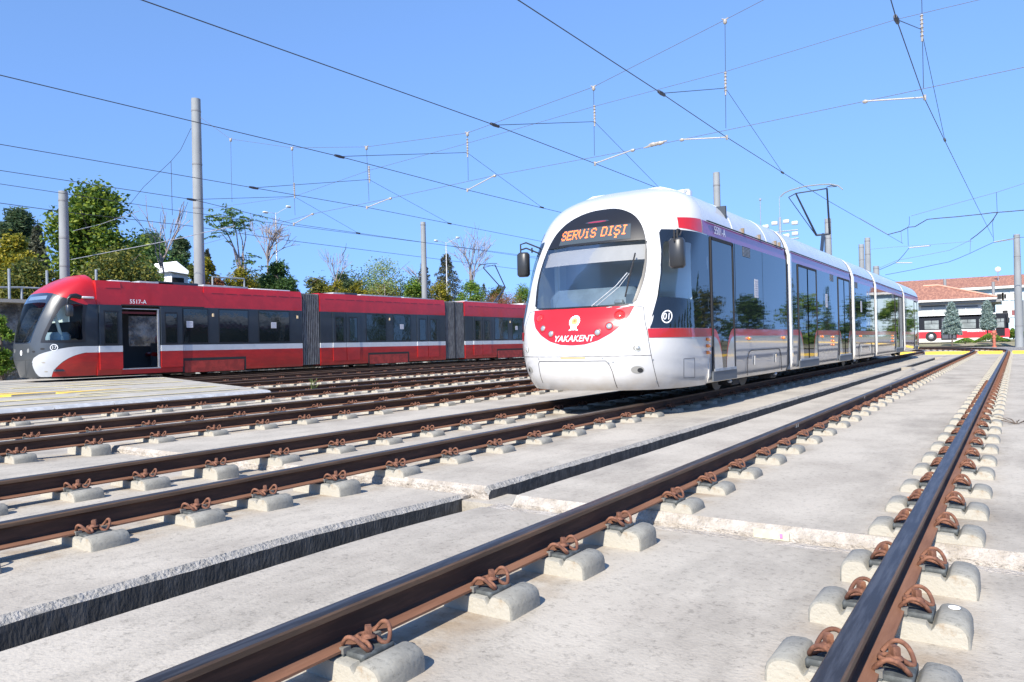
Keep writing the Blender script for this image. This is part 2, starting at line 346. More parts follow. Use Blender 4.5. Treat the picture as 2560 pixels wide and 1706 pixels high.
make_rail(-4.434,-4,47.5,'rail under the near side of the white tram',curve=29)
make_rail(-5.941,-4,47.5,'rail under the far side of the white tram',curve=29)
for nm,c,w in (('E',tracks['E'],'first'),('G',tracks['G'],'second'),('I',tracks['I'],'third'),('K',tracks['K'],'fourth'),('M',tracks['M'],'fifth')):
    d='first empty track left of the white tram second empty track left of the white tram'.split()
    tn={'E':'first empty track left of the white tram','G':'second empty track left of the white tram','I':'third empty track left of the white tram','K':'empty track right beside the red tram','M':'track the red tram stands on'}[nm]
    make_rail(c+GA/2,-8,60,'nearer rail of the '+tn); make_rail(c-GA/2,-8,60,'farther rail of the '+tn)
# welded joints: ground-bright bands on the long rail
q=MB()
for y in (7.95,8.02,12.1,14.9): q.box(-.42-GA+.009,-.42-GA+.0375,y,y+.02,-.046,-.012,mat('ground_weld',(.35,.36,.37),.45,.6))
q.build('weld_mark',parent=rb)
# ------------------------------------------------------------------ sleepers
def block_mesh(lod):
    q=MB(); m=tie
    half=[(0,-.145),(.132,-.147),(.140,-.160),(.148,-.166),(.156,-.156),(.163,-.142),(.170,-.134),(.185,-.130),(.208,-.130),(.230,-.133),(.248,-.141),(.260,-.155),(.266,-.175),(.270,-.31)]
    if lod: half=[half[i] for i in (0,1,3,5,6,8,10,11,13)]
    prof=[(-a,b) for a,b in reversed(half[1:])]+half; n=len(prof)
    ys=[-.108,-.106,-.100,.100,.106,.108] if not lod else [-.105,.105]
    sh=[.97,.99,1,1,.99,.97] if not lod else [1,1]
    vs=[]
    rr=random.Random(5)
    for y,s in zip(ys,sh):
        for a,b in prof: vs.append((a*s if abs(a)>.2 else a,y+rr.uniform(-.002,.002),b if b<-.25 else -.3+(b+.3)*(s if s<1 else 1)-( .002 if s<1 else 0)))
    fs=[]
    for i in range(len(ys)-1):
        for k in range(n-1): fs.append((i*n+k,i*n+k+1,(i+1)*n+k+1,(i+1)*n+k))
    q.add(vs,fs,m); q.add([vs[k] for k in range(n)],[tuple(range(n))],TIEF); q.add([vs[(len(ys)-1)*n+k] for k in range(n-1,-1,-1)],[tuple(range(n))],TIEF); o=q.build('block',smooth=45); me=o.data; bpy.data.objects.remove(o); return me
def clip_mesh(s,lod):
    """rusty tension clamp and its bolt on one side of the rail (s=+1 / -1)"""
    q=MB(); z=-.126
    P=[(.048,.072,z+.008),(.058,.080,z+.022),(.078,.084,z+.042),(.100,.082,z+.046),(.122,.074,z+.034),(.137,.058,z+.010),(.140,.042,z-.002),(.130,.028,z+.002),(.108,.024,z+.014),(.080,.024,z+.020),(.060,.018,z+.020),(.052,0,z+.020)]
    pts=P+[(a,-b,c) for a,b,c in reversed(P[:-1])]
    if lod==0:   # smooth the rod
        f=[]
        for i in range(len(pts)-1):
            a=Vector(pts[max(i-1,0)]);b=Vector(pts[i]);c=Vector(pts[i+1]);d=Vector(pts[min(i+2,len(pts)-1)])
            for t in (0,.33,.66): f.append(b*1+ (c-a)*.5*t+(a-b*2.5+c*2-d*.5)*t*t+(b*1.5-a*.5-c*1.5+d*.5)*t**3)
        f.append(Vector(pts[-1])); pts=f
    pts=[(a*s,b,c) for a,b,c in pts]
    q.tube(pts,.0078,rust,n=8 if lod==0 else 4)
    n=14 if lod==0 else 6
    q.lathe([(.024,0),(.026,.003),(.024,.007),(.018,.011),(.017,.014)],(.094*s,0,z+.020),rust,n)
    q.lathe([(.0165,.0),(.0175,.004),(.0165,.026),(.013,.030)],(.094*s,0,z+.030),rust,4)
    o=q.build('clip',smooth=50); me=o.data; bpy.data.objects.remove(o); return me
def gp_mesh():
    q=MB()
    for s in (1,-1):
        a,b=sorted((.064*s,.150*s)); q.box(a,b,-.075,.075,-.158,-.130,plate,.005)
        a,b=sorted((.052*s,.072*s)); q.box(a,b,-.088,-.055,-.138,-.118,mat('pad',(.16,.155,.14),.8)); q.box(a,b,.055,.088,-.138,-.118,MATS['pad'])
    q.box(-.07,.07,-.085,.085,-.146,-.1355,plate)
    o=q.build('guide_plate',smooth=40); me=o.data; bpy.data.objects.remove(o); return me
BL=[block_mesh(0),block_mesh(1)]; CL={(s,l):clip_mesh(s,l) for s in(1,-1) for l in(0,1)}; GP=gp_mesh()
def sleeper(c,y,label,lod=0,sides=(1,-1),group=None):
    t=empty('sleeper',(c,y,0),label=label,cat='railway sleeper',group=group)
    for s in sides:
        x=s*GA/2
        o=bpy.data.objects.new('block',BL[lod]); COL.objects.link(o); o.parent=t; o.location=(x,RND.uniform(-.01,.01),RND.uniform(-.004,.002))
        if RND.random()<.5:o.scale=(1,-1,1)
        if lod==0:
            g=bpy.data.objects.new('guide_plate',GP); COL.objects.link(g); g.parent=t; g.location=(x,0,0)
        for k in ((1,-1) if lod==0 or y<18 else (1,)):
            cl=bpy.data.objects.new('clip',CL[(k,lod)]); COL.objects.link(cl); cl.parent=t; cl.location=(x,RND.uniform(-.006,.006),0)
            cl.rotation_euler=(0,0,RND.uniform(-.05,.05))
    return t
def ext(l,end,d=.76):
    l=list(l)
    while l[-1]+d<end:l.append(l[-1]+d)
    return l
rows={'A':(ext([.45,1.13,1.79,2.50,3.10,3.71,4.485,5.11,5.79,6.52,7.2,7.95,8.7,9.5],46.5,.77),'nearest track'),
 'C':(ext([.9,1.5,2.14,2.77,3.30,3.94,4.62,5.34,6.05,6.78,7.53,8.3,9.07,9.85],41),'track under the white tram'),
 'E':(ext([1.9,2.7,3.45,4.22,4.97,5.71,6.46,7.18,7.95,8.73,9.56,10.35],18.5),'first empty track left of white tram'),
 'G':(ext([4.4,5.19,5.94,6.73,7.52,8.3,9.05,9.86,10.63],27),'second empty track left of white tram'),
 'I':(ext([13.3],36),'third empty track left of white tram'),
 'K':(ext([15.2],42),'empty track beside the red tram')}
for key,(ys,tn) in rows.items():
    before=[y for y in ys if y<4.4]; after=[y for y in ys if y>=4.4]
    if key in 'GIK': before,after=[],ys
    grp='sleepers of the '+tn
    for i,y in enumerate(reversed(before)):
        sleeper(tracks[key],y,'%s sleeper before the slab step, %s'%(ordinal(i+1),tn),0,group=grp)
    for i,y in enumerate(after):
        lod=0 if (y<11 and key in 'AC') or (y<8 and key in 'EG') else 1
        wd={'A':'beyond the slab step','C':'beyond the slab step','E':'beyond the slab step','G':'from the left edge','I':'beyond the paved crossing','K':'beyond the paved crossing'}[key]
        sleeper(tracks[key],y,'%s sleeper %s, %s'%(ordinal(i+1),wd,tn),lod,group=grp)
# sleepers under the curve, pale squares at the edge of the gravel
for i in range(22):
    a=.03+i*.038; R=29-GA/2
    x=XA-GA/2-R*(1-math.cos(a)); y=47.5+R*math.sin(a)
    t=sleeper(0,0,'%s sleeper of the curve that swings left beyond the yellow kerb'%ordinal(i+1),1,group='sleepers of the far curve'); t.location=(x,y,0); t.rotation_euler=(0,0,a)
# white dab of paint on one sleeper, plate on the step
q=MB(); q.lathe([(.02,0),(.02,.003)],(-.21,3.15,-.130),mat('white_dab',(.85,.85,.85),.6),12); q.build('paint_spot',label='small white paint spot on a sleeper of the nearest track',cat='paint spot')
a=at(1730,1243,'Y',4.27);b=at(1812,1256,'Y',4.27)
q=MB(); q.box(a.x,b.x,4.286,4.294,-.262,-.212,mat('plate_cream',(.62,.60,.45),.6,0,var=.2,vscale=20)); q.box(b.x-.05,b.x-.035,4.282,4.285,-.25,-.225,mat('pink',(.75,.2,.4),.6)); q.build('marker_plate',label='cream marker plate with a pink mark set in the face of the slab step',cat='plate')
# ------------------------------------------------------------------ paved crossing at the left
q=MB(); zc=.012
pav=mat('paving',(.43,.40,.34),.9,0,col2=(.35,.325,.28),vscale=2.2,bump=.3,bscale=40)
def prism(q,poly,z0,z1,m):
    n=len(poly); vs=[(x,y,z0) for x,y in poly]+[(x,y,z1) for x,y in poly]
    q.add(vs,[tuple(range(n-1,-1,-1)),tuple(range(n,2*n))]+[(i,(i+1)%n,n+(i+1)%n,n+i) for i in range(n)],m)
ye=lambda x:10.35+(-13.4-x)*.385
def strip(x0,x1,y0=-8): prism(q,[(x0,y0),(x1,y0),(x1,ye(x1)),(x0,ye(x0))],-.19,zc,pav)
xx=[-13.62,-14.28,-14.44,-15.9,-17.3]; 
for a,b in ((-14.28,-13.62),(-15.85,-14.43),(-17.35,-15.86)): strip(a,b)
strip(-17.75,-17.36); strip(-18.35,-17.76,8.25); strip(-18.95,-18.36,7.35); strip(-19.6,-18.96,6.6); strip(-21.4,-19.61); strip(-23.5,-21.41); strip(-25.65,-23.51); strip(-30,-27.5); strip(-27.12,-25.9)
q.build('crossing_pavement',kind='structure')
q=MB()
for x0,x1,y in ((-18.33,-17.78,8.25),(-18.93,-18.38,7.35),(-19.58,-18.98,6.6)):
    prism(q,[(x0,y),(x1,y),(x0+.12,y+1.7)],zc+.004,zc+.008,yellow)
    q.box(x0,x1,y-.012,y-.004,-.18,zc,yellow)
for x in (-14.5,-16.1,-17.5,-20.4,-21.7,-22.9,-24.2): prism(q,[(x-.03,-8),(x+.03,-8),(x+.03,ye(x)-.4),(x-.03,ye(x)-.4)],zc+.004,zc+.008,yellowp)
for x,y in ((-16,5),(-16.8,8),(-20.6,9.5),(-22,8.8),(-24,11)): prism(q,[(x-.1,y),(x+.1,y),(x+.55,y+3),(x+.4,y+3)],zc+.010,zc+.014,yellowp)
q.build('yellow_markings',kind='structure')
q=MB(); y=-8.0; R=random.Random(3)
kst=mat('kerb_stone',(.42,.43,.44),.8,0,var=.25,vscale=6,bump=.3)
while y<10.3:
    e=min(y+.98,10.35)
    prof=[(-13.60,-.2),(-13.60,zc+.0),(-13.52,zc+.01),(-13.40,zc-.01),(-13.33,-.05),(-13.31,-.2)]
    vs=[(a,yy,b) for yy in (y,e) for a,b in prof]; n=6
    q.add(vs,[(i,i+1,n+i+1,n+i) for i in range(n-1)]+[tuple(range(n)),tuple(range(2*n-1,n-1,-1))],kst); y=e+.02
q.build('kerb',smooth=40,label='rounded grey kerb stones along the near edge of the paved crossing',cat='kerb')
# ------------------------------------------------------------------ tram lofts
class Loft:
    def __init__(s,XC,N,Z,Y0,W,L): s.XC,s.N,s.Z,s.Y0,s.W,s.L=XC,N,Z,Y0,W,L
    def prm(s,z): return np.interp(z,s.Z,s.Y0),np.interp(z,s.Z,s.W),np.interp(z,s.Z,s.L)
    def S(s,t,z):
        Y0,w,L=s.prm(z)
        if abs(t)>=1: return Vector((s.XC+w*math.copysign(1,t),Y0+L+abs(t)-1,z))
        a=t*PI/2; si,c=math.sin(a),abs(math.cos(a))
        return Vector((s.XC+w*math.copysign(abs(si)**(2/s.N),si),Y0+L*(1-c**(2/s.N)),z))
    def Nn(s,t,z):
        h=.004; a=s.S(t+h,z)-s.S(t-h,z); b=s.S(t,z+h)-s.S(t,z-h); n=a.cross(b); n.normalize()
        return n
    def P(s,t,z,off=0): return s.S(t,z)+s.Nn(t,z)*off
    def tx(s,x,z):      # t from the distance x to the centre line
        Y0,w,L=s.prm(z); r=min(.9999,abs(x)/w); return math.copysign(math.asin(r**(s.N/2))*2/PI,x)
def inside(p,poly):
    x,y=p;c=False;j=len(poly)-1
    for i in range(len(poly)):
        xi,yi=poly[i];xj,yj=poly[j]
        if (yi>y)!=(yj>y) and x<(xj-xi)*(y-yi)/(yj-yi)+xi:c=not c
        j=i
    return c
def dens(poly,n=4):
    o=[]
    for i in range(len(poly)):
        a,b=poly[i],poly[(i+1)%len(poly)]
        for k in range(n): o.append((a[0]+(b[0]-a[0])*k/n,a[1]+(b[1]-a[1])*k/n))
    return o
def smoothp(poly,it=2):
    for _ in range(it):
        o=[]
        for i in range(len(poly)):
            a,b=poly[i],poly[(i+1)%len(poly)]
            o+=[(a[0]*.75+b[0]*.25,a[1]*.75+b[1]*.25),(a[0]*.25+b[0]*.75,a[1]*.25+b[1]*.75)]
        poly=o
    return poly
def cent(poly): return (sum(p[0] for p in poly)/len(poly),sum(p[1] for p in poly)/len(poly))
def patch(lf,poly,off,name,m,parent,c=None,rings=6,dn=3,**k):
    P=dens(poly,dn); c=c or cent(P); n=len(P); vs=[lf.P(*c,off)];fs=[]
    for r in range(1,rings+1):
        f=r/rings
        for p in P: vs.append(lf.P(c[0]+(p[0]-c[0])*f,c[1]+(p[1]-c[1])*f,off))
    for i in range(n): fs.append((0,1+i,1+(i+1)%n))
    for r in range(rings-1):
        for i in range(n): fs.append((1+r*n+i,1+(r+1)*n+i,1+(r+1)*n+(i+1)%n,1+r*n+(i+1)%n))
    q=MB(); q.add(vs,fs,m); return q.build(name,parent,smooth=60,norec=True,**k)
def radial(poly,c,ang):
    """distance from c to the polygon along ang"""
    dx,dy=math.cos(ang),math.sin(ang);best=0
    for i in range(len(poly)):
        ax,ay=poly[i][0]-c[0],poly[i][1]-c[1];bx,by=poly[(i+1)%len(poly)][0]-c[0],poly[(i+1)%len(poly)][1]-c[1]
        ex,ey=bx-ax,by-ay;d=dx*ey-dy*ex
        if abs(d)<1e-12:continue
        t=(ax*ey-ay*ex)/d;u=(ax*dy-ay*dx)/d
        if t>0 and -1e-6<=u<=1+1e-6:best=max(best,t)
    return best
def ringpatch(lf,outer,inner,off,name,m,parent,n=96,k=4,**kw):
    c=cent(inner); vs=[];fs=[]
    for i in range(n):
        a=2*PI*i/n; ro=radial(outer,c,a);ri=radial(inner,c,a)
        for j in range(k+1):
            r=ri+(ro-ri)*j/k; vs.append(lf.P(c[0]+math.cos(a)*r,c[1]+math.sin(a)*r,off))
    for i in range(n):
        for j in range(k): fs.append((i*(k+1)+j,i*(k+1)+j+1,((i+1)%n)*(k+1)+j+1,((i+1)%n)*(k+1)+j))
    q=MB(); q.add(vs,fs,m); return q.build(name,parent,smooth=60,norec=True,**kw)
def lineon(lf,pts,name,parent,r=.004,m=None,off=.001):
    q=MB(); P=[]
    for (a,b),(c,d) in zip(pts[:-1],pts[1:]):
        for i in range(8): P.append(lf.P(a+(c-a)*i/8,b+(d-b)*i/8,off))
    P.append(lf.P(*pts[-1],off)); q.tube(P,r,m or matt,n=4); return q.build(name,parent)
def shell(lf,name,parent,tmax,zs,nt,holes,mf,depth_front=None):
    T=[-tmax+(tmax-1)*i/4 for i in range(4)]+[-1+2*i/nt for i in range(nt+1)]+[1+(tmax-1)*(i+1)/4 for i in range(4)]
    T[0]=-tmax; q=MB(); vs=[lf.S(t,z) for z in zs for t in T]; n=len(T); by={}
    for i in range(len(zs)-1):
        for j in range(n-1):
            c=((T[j]+T[j+1])/2,(zs[i]+zs[i+1])/2)
            if any(inside(c,h) for h in holes):continue
            by.setdefault(mf(*c),[]).append((i*n+j,i*n+j+1,(i+1)*n+j+1,(i+1)*n+j))
    top=(len(zs)-1)*n; lid=tuple(top+j for j in range(n))
    q.v=[tuple(v) for v in vs]
    for m,fs in by.items():
        mi=q.mi(m)
        for f in fs:q.f.append(f);q.m.append(mi)
    q.f.append(lid);q.m.append(q.mi(mf(0,zs[-1])))
    q.f.append(tuple(reversed(range(n))));q.m.append(q.mi(under))
    return q.build(name,parent,smooth=50,norec=True)
def textmesh(s,size,bold=True,shear=0,extr=0,space=1.0):
    cu=bpy.data.curves.new('t','FONT'); cu.body=s; cu.size=size; cu.shear=shear; cu.align_x='CENTER'; cu.align_y='CENTER'; cu.offset=.010*size*(.9 if bold else 0); cu.resolution_u=4; cu.space_character=space
    o=bpy.data.objects.new('t',cu); COL.objects.link(o); dg=bpy.context.evaluated_depsgraph_get()
    me=bpy.data.meshes.new_from_object(o.evaluated_get(dg)); bpy.data.objects.remove(o)
    vs=[v.co.copy() for v in me.vertices]; fs=[tuple(p.vertices) for p in me.polygons]; bpy.data.meshes.remove(me); return vs,fs
def text_on(fn,s,size,m,parent,name='lettering',**k):
    vs,fs=textmesh(s,size,**k); q=MB(); q.add([fn(v.x,v.y) for v in vs],fs,m); return q.build(name,parent,norec=True)
# ================================================================== WHITE TRAM
WT=Loft(-5.1875,2.6,[.2,.3,.7,1.15,1.4,1.8,2.1,2.36,2.6,2.86,3.02,3.15,3.25,3.31],
 [9.3,9.2,9.14,9.2,9.38,9.55,9.69,9.8,9.92,10.14,10.34,10.55,10.78,11.0],
 [1.25,1.29,1.325,1.325,1.325,1.325,1.325,1.325,1.325,1.265,1.17,1.05,.88,.6],
 [1.7,1.6,1.35,1.15,.95,.9,.85,.95,1.05,.9,.72,.55,.35,.15])
# rounder interpolation of the nose profile
def densify(lf,n=60):
    Z=np.array(lf.Z);zz=np.linspace(Z[0],Z[-1],n)
    def sm(v):
        y=np.interp(zz,Z,v)
        for _ in range(6):
            y2=y.copy();y2[1:-1]=(y[:-2]+2*y[1:-1]+y[2:])/4;y=y2
        return y
    lf.Y0,lf.W,lf.L=sm(lf.Y0),sm(lf.W),sm(lf.L);lf.Z=zz
densify(WT)
tram=empty('tram',(0,0,0),label='white tram with a red chin panel reading YAKAKENT and dark side windows',cat='tram')
wind=[(-.359,1.386),(-.392,1.621),(-.408,1.8),(-.405,2.0),(-.382,2.22),(-.339,2.44),(-.289,2.605),(-.226,2.739),(-.14,2.84),(-.05,2.90),(.05,2.905),(.14,2.84),(.226,2.739),(.289,2.605),(.339,2.44),(.382,2.22),(.405,2.0),(.408,1.8),(.392,1.621),(.359,1.386),(.12,1.372),(-.12,1.372)]
gl=[(-.335,1.405),(-.36,1.62),(-.38,1.8),(-.383,2.0),(-.372,2.2),(-.356,2.335),(.356,2.335),(.372,2.2),(.383,2.0),(.38,1.8),(.36,1.62),(.335,1.405),(.1,1.395),(-.1,1.395)]
hole=[((a[0]+b[0])/2,(a[1]+b[1])/2) for a,b in zip(wind,wind)]
def scalep(p,f,c=None):
    c=c or cent(p); return [(c[0]+(x-c[0])*f,c[1]+(y-c[1])*f) for x,y in p]
def tend(z): Y0,_w,L=WT.prm(z); return 1+11.015-(Y0+L)
side=[(.453,2.489),(.7,2.48),(.989,2.471)]+[(tend(z),z) for z in (2.466,2.2,1.9,1.6,1.3,1.057)]+[(1.2,1.057),(.8,1.057),(.494,1.057),(.527,1.247),(.547,1.512),(.546,1.824),(.52,2.144)]
swin=[(.521,2.30),(.70,2.30),(.861,2.292),(.92,2.0),(1.0,1.466),(.8,1.48),(.556,1.491),(.561,1.824)]
mir=lambda p:[(-x,y) for x,y in reversed(p)]
zs=list(np.linspace(.2,3.1,146))+list(np.linspace(3.115,3.31,18))
holes=[scalep(gl,1.022),scalep(swin,1.06),scalep(mir(swin),1.06)]
def wm(t,z): return white
Yj=11.02
# cab shell up to the first door, then the straight modules
def cabend(z):
    Y0,w_,L=WT.prm(z); return Yj-Y0-L+1
T_=None
def cab_shell():
    nt=150; T=[-1+2*i/nt for i in range(nt+1)]; q=MB(); n=nt+1+2; vs=[];by=[]
    for z in zs:
        vs.append((WT.XC-WT.prm(z)[1],max(Yj,WT.S(-1,z).y),z))
        for t in T: vs.append(tuple(WT.S(t,z)))
        vs.append((WT.XC+WT.prm(z)[1],max(Yj,WT.S(1,z).y),z))
    q.v=vs; TT=[-1.03]+T+[1.03]
    mi=q.mi(white)
    for i in range(len(zs)-1):
        for j in range(n-1):
            c=((TT[j]+TT[j+1])/2,(zs[i]+zs[i+1])/2)
            if any(inside(c,h) for h in holes):continue
            q.f.append((i*n+j,i*n+j+1,(i+1)*n+j+1,(i+1)*n+j));q.m.append(mi)
    q.f.append(tuple((len(zs)-1)*n+j for j in range(n)));q.m.append(mi)
    q.f.append(tuple(reversed(range(n))));q.m.append(q.mi(under))
    return q.build('cab_body',tram,smooth=50,norec=True)
cab_shell()
ws=ringpatch(WT,smoothp(wind,1),gl,.007,'windshield',black,tram,n=220,k=12)
patch(WT,gl,.005,'pane',glass,ws,rings=10)
# red chin
chin=[(-.359,1.375),(.359,1.375),(.336,1.25),(.286,1.11),(.215,1.0),(.13,.905),(.052,.853),(0,.842),(-.052,.853),(-.13,.905),(-.215,1.0),(-.286,1.11),(-.336,1.25)]
ch=patch(WT,dens(chin,2),.004,'chin_panel',redp,tram,c=(0,1.2),rings=8)
def onnose(x0,z0,off=.007):
    def f(u,v):
        z=z0+v; return WT.P(WT.tx(x0+u,z),z,off)
    return f
wtxt=mat('white_lettering',(.85,.85,.85),.5)
text_on(onnose(.0,.935),'YAKAKENT',.125,wtxt,ch,shear=.3,bold=True)
# city emblem: scalloped white disc on a foot, orange disc, blue wave
def disc(fn,cx,cy,r,m,parent,name,n=28,sc=0,k=14):
    q=MB(); vs=[fn(cx,cy)]
    for i in range(n): a=2*PI*i/n; rr=r*(1+sc*(math.sin(a*k))); vs.append(fn(cx+rr*math.cos(a),cy+rr*math.sin(a)))
    q.add(vs,[(0,1+i,1+(i+1)%n) for i in range(n)],m); return q.build(name,parent,norec=True)
f7=onnose(0,1.16,.007);f9=onnose(0,1.16,.009);f10=onnose(0,1.16,.011)
em=disc(f7,0,.02,.085,wtxt,ch,'emblem',56,.05,18)
q=MB(); q.add([f7(a,b) for a,b in ((-.045,-.05),(.045,-.05),(.05,-.085),(.075,-.1),(.07,-.112),(.02,-.1),(0,-.106),(-.02,-.1),(-.07,-.112),(-.075,-.1),(-.05,-.085))],[tuple(range(11))],wtxt); q.build('emblem_foot',em,norec=True)
disc(f9,0,.02,.048,mat('emblem_orange',(.85,.35,.12),.6),em,'emblem_sun')
disc(f10,0,.025,.02,mat('emblem_brown',(.55,.16,.05),.6),em,'emblem_figure',5)
q=MB(); q.add([f10(-.045,-.02),f10(.045,-.02),f10(.03,-.035),f10(-.03,-.035)],[(0,1,2,3)],mat('emblem_blue',(.35,.6,.75),.6)); q.build('emblem_wave',em,norec=True)
# lamps of the chin and bumper
def lamp(t,z,r,lens,name,rim=redp,lean=0):
    c=WT.P(t,z,-.02); nrm=WT.Nn(t,z); 
    if nrm.y>0:nrm=-nrm
    e=empty_part(name,c,nrm,r,lens,rim); return e
def empty_part(name,c,nrm,r,lens,rim,parent=None):
    q=MB(); q.lathe([(r*1.25,.018),(r*1.28,.026),(r*1.05,.030),(r,.022)],(0,0,0),rim,22); 
    o=q.build(name,parent or tram,smooth=60); o.matrix_local=Matrix.Translation(c)@nrm.to_track_quat('Z','Y').to_matrix().to_4x4()
    q=MB(); q.lathe([(r*.98,.012),(r*.95,.028),(r*.7,.036),(r*.3,.040),(r*.05,.041)],(0,0,0),lens,20); l=q.build('lens',o,smooth=60)
    return o
for s in (-1,1):
    lamp(.26*s,1.25,.062,redlens,'tail_lamp'); 
    c=WT.P(.263*s,1.262,.012)
    lamp(.20*s,1.098,.045,lampg,'headlight'); lamp(.125*s,1.014,.045,lampg,'headlight')
    lamp(.416*s,.787,.032,lampg,'fog_lamp',rim=cream)
# oval buffer openings
for s in (-1,1):
    for t,z,a,b in ((.408,.79,.055,.038),(.405,.49,.085,.052)):
        n=24; poly=[(s*t+.6*a*math.cos(2*PI*i/n),z+b*math.sin(2*PI*i/n)) for i in range(n)]
        o=patch(WT,poly,.0035,'buffer_opening',mat('recess',(.30,.29,.26),.7),tram,rings=2,dn=1)
        if z<.6:
            poly=[(s*(t+.02)+.26*a*math.cos(2*PI*i/n),z-.008+b*.62*math.sin(2*PI*i/n)) for i in range(n)]
            patch(WT,poly,.005,'dark_hole',matt,o,rings=2,dn=1)
# destination sign: dark panel, dot-matrix letters
zmid=2.475
sg=[( -.225,2.365),(.235,2.365),(.215,2.60),(-.205,2.60)]
sp=patch(WT,dens(sg,3),.010,'destination_sign',mat('sign_glass',(.055,.07,.08),.25),tram,rings=4,dn=2)
font={'S':["01110","10001","10000","01110","00001","10001","01110"],'E':["11111","10000","10000","11110","10000","10000","11111"],'R':["11110","10001","10001","11110","10100","10010","10001"],'U':["10001","10001","10001","10001","10001","01010","00100"],'i':["00100","00000","01100","00100","00100","00100","01110"],'D':["11110","10001","10001","10001","10001","10001","11110"],'I':["01110","00100","00100","00100","00100","00100","01110"],'Z':["01110","10001","10000","01110","00001","10001","01110","00100","01100"],' ':["00000"]*7}
sx=.0185;sz=.0215; word='SERUiS DIZI'; fo=onnose(0,2.52,.014)
cx=-.555
for ch_ in word:
    g=font[ch_]; cells=[(c_,r) for r,row in enumerate(g) for c_,b in enumerate(row) if b=='1']
    if cells:
        q=MB()
        for c_,r in cells:
            u=cx+c_*sx; v=.055-r*sz
            q.add([fo(u-.0082,v-.0096),fo(u+.0082,v-.0096),fo(u+.0082,v+.0096),fo(u-.0082,v+.0096)],[(0,1,2,3)],led)
        q.build('led_letter',sp,norec=True)
    cx+=sx*(5.6 if ch_!=' ' else 4.0)
n=20; patch(WT,[(.0+.055*math.cos(2*PI*i/n),2.688+.022*math.sin(2*PI*i/n)) for i in range(n)],.010,'marker_light_housing',mat('housing',(.03,.04,.06),.4),tram,rings=2,dn=1)
patch(WT,[(.0+.04*math.cos(2*PI*i/n),2.685+.011*math.sin(2*PI*i/n)) for i in range(n)],.013,'marker_light',mat('dark_red_lens',(.30,.03,.06),.2,coat=1),tram,rings=2,dn=1)
# seams
lineon(WT,[(-.359,1.37),(-.437,1.352)],'panel_seam',tram); lineon(WT,[(.359,1.37),(.437,1.352),(.493,1.007),(.525,.647),(.558,.233)],'panel_seam',tram)
lineon(WT,[(-.437,1.352),(-.493,1.007),(-.525,.647),(-.558,.233)],'panel_seam',tram)
lineon(WT,[(-.524,.686),(0,.682),(.524,.684)],'panel_seam',tram)
lineon(WT,[(-.25,.30),(-.25,.58),(-.235,.62),(.18,.62),(.205,.56),(.222,.46),(.238,.24)],'panel_seam',tram,r=.005)
o=patch(WT,dens([(-.055,.655),(.055,.655),(.055,.675),(-.055,.675)],2),.004,'tow_flap',mat('ochre',(.62,.42,.2),.6),tram,rings=2)
for t,z in ((-.24,.655),(.16,.655),(.23,.6),(.535,.62),(.545,.32),(.2,.59)):
    q=MB(); q.lathe([(.012,0),(.012,.004)],(0,0,0),steel,10); o=q.build('screw',tram); nn=WT.Nn(t,z); nn=-nn if nn.dot(WT.S(t,z)-Vector((WT.XC,12,z)))<0 else nn
    o.matrix_local=Matrix.Translation(WT.S(t,z))@nn.to_track_quat('Z','Y').to_matrix().to_4x4()
def bandstrip(lf,s,tl,tr,z0,z1,name,m,n=40):
    q=MB(); vs=[]; K_=5
    for i in range(n+1):
        for k in range(K_):
            z=z0+(z1-z0)*k/(K_-1); a=tl(z); t=a+(tr(z)-a)*i/n; vs.append(lf.P(s*t,z,.006))
    q.add(vs,[(i*K_+k,(i+1)*K_+k,(i+1)*K_+k+1,i*K_+k+1) for i in range(n) for k in range(K_-1)],m); return q.build(name,tram,smooth=60,norec=True)
# side cab glazing, both sides
for s in (1,-1):
    P=side if s>0 else mir(side); W_=swin if s>0 else mir(swin)
    fr=ringpatch(WT,P,W_,.004,'side_glazing',mirror_glass,tram,n=120,k=5)
    patch(WT,W_,.0035,'pane',glass2,fr,rings=6)
    st=[(s*a,b) for a,b in ((.494,1.052),(.75,1.052),(1.0,1.052),(1.3,1.052),(tend(1.05),1.052),(tend(.93),.926),(1.3,.926),(1.0,.926),(.75,.926),(.505,.926))]
    bandstrip(WT,s,lambda z:.494+(1.052-z)*.09,tend,.926,1.052,'red_stripe',redp)
    bandstrip(WT,s,lambda z:.955+(2.69-z)*.2,tend,2.484,2.69,'purple_stripe',purple)
    st=[(s*a,b) for a,b in ((.615,2.677),(.78,2.688),(.944,2.694),(.986,2.482),(.82,2.495),(.649,2.512))]
    patch(WT,st,.005,'red_stripe',redp,tram,c=(s*.8,2.59),rings=3)
    lineon(WT,[(s*.835,.619),(s*.965,.62),(s*.924,.332),(s*.804,.341),(s*.835,.619)],'access_flap',tram,r=.003)
fs_=lambda u,v: WT.P(.669,1.212+v,0)+ (WT.S(.70,1.212)-WT.S(.64,1.212)).normalized()*u+WT.Nn(.669,1.212)*.008
q=MB(); n=28
vs=[fs_(r*math.cos(2*PI*i/n),r*math.sin(2*PI*i/n)) for r in (.075,.092) for i in range(n)]; q.add(vs,[(i,(i+1)%n,n+(i+1)%n,n+i) for i in range(n)],wtxt); nb=q.build('fleet_number',tram,norec=True)
text_on(fs_,'01',.13,wtxt,nb)
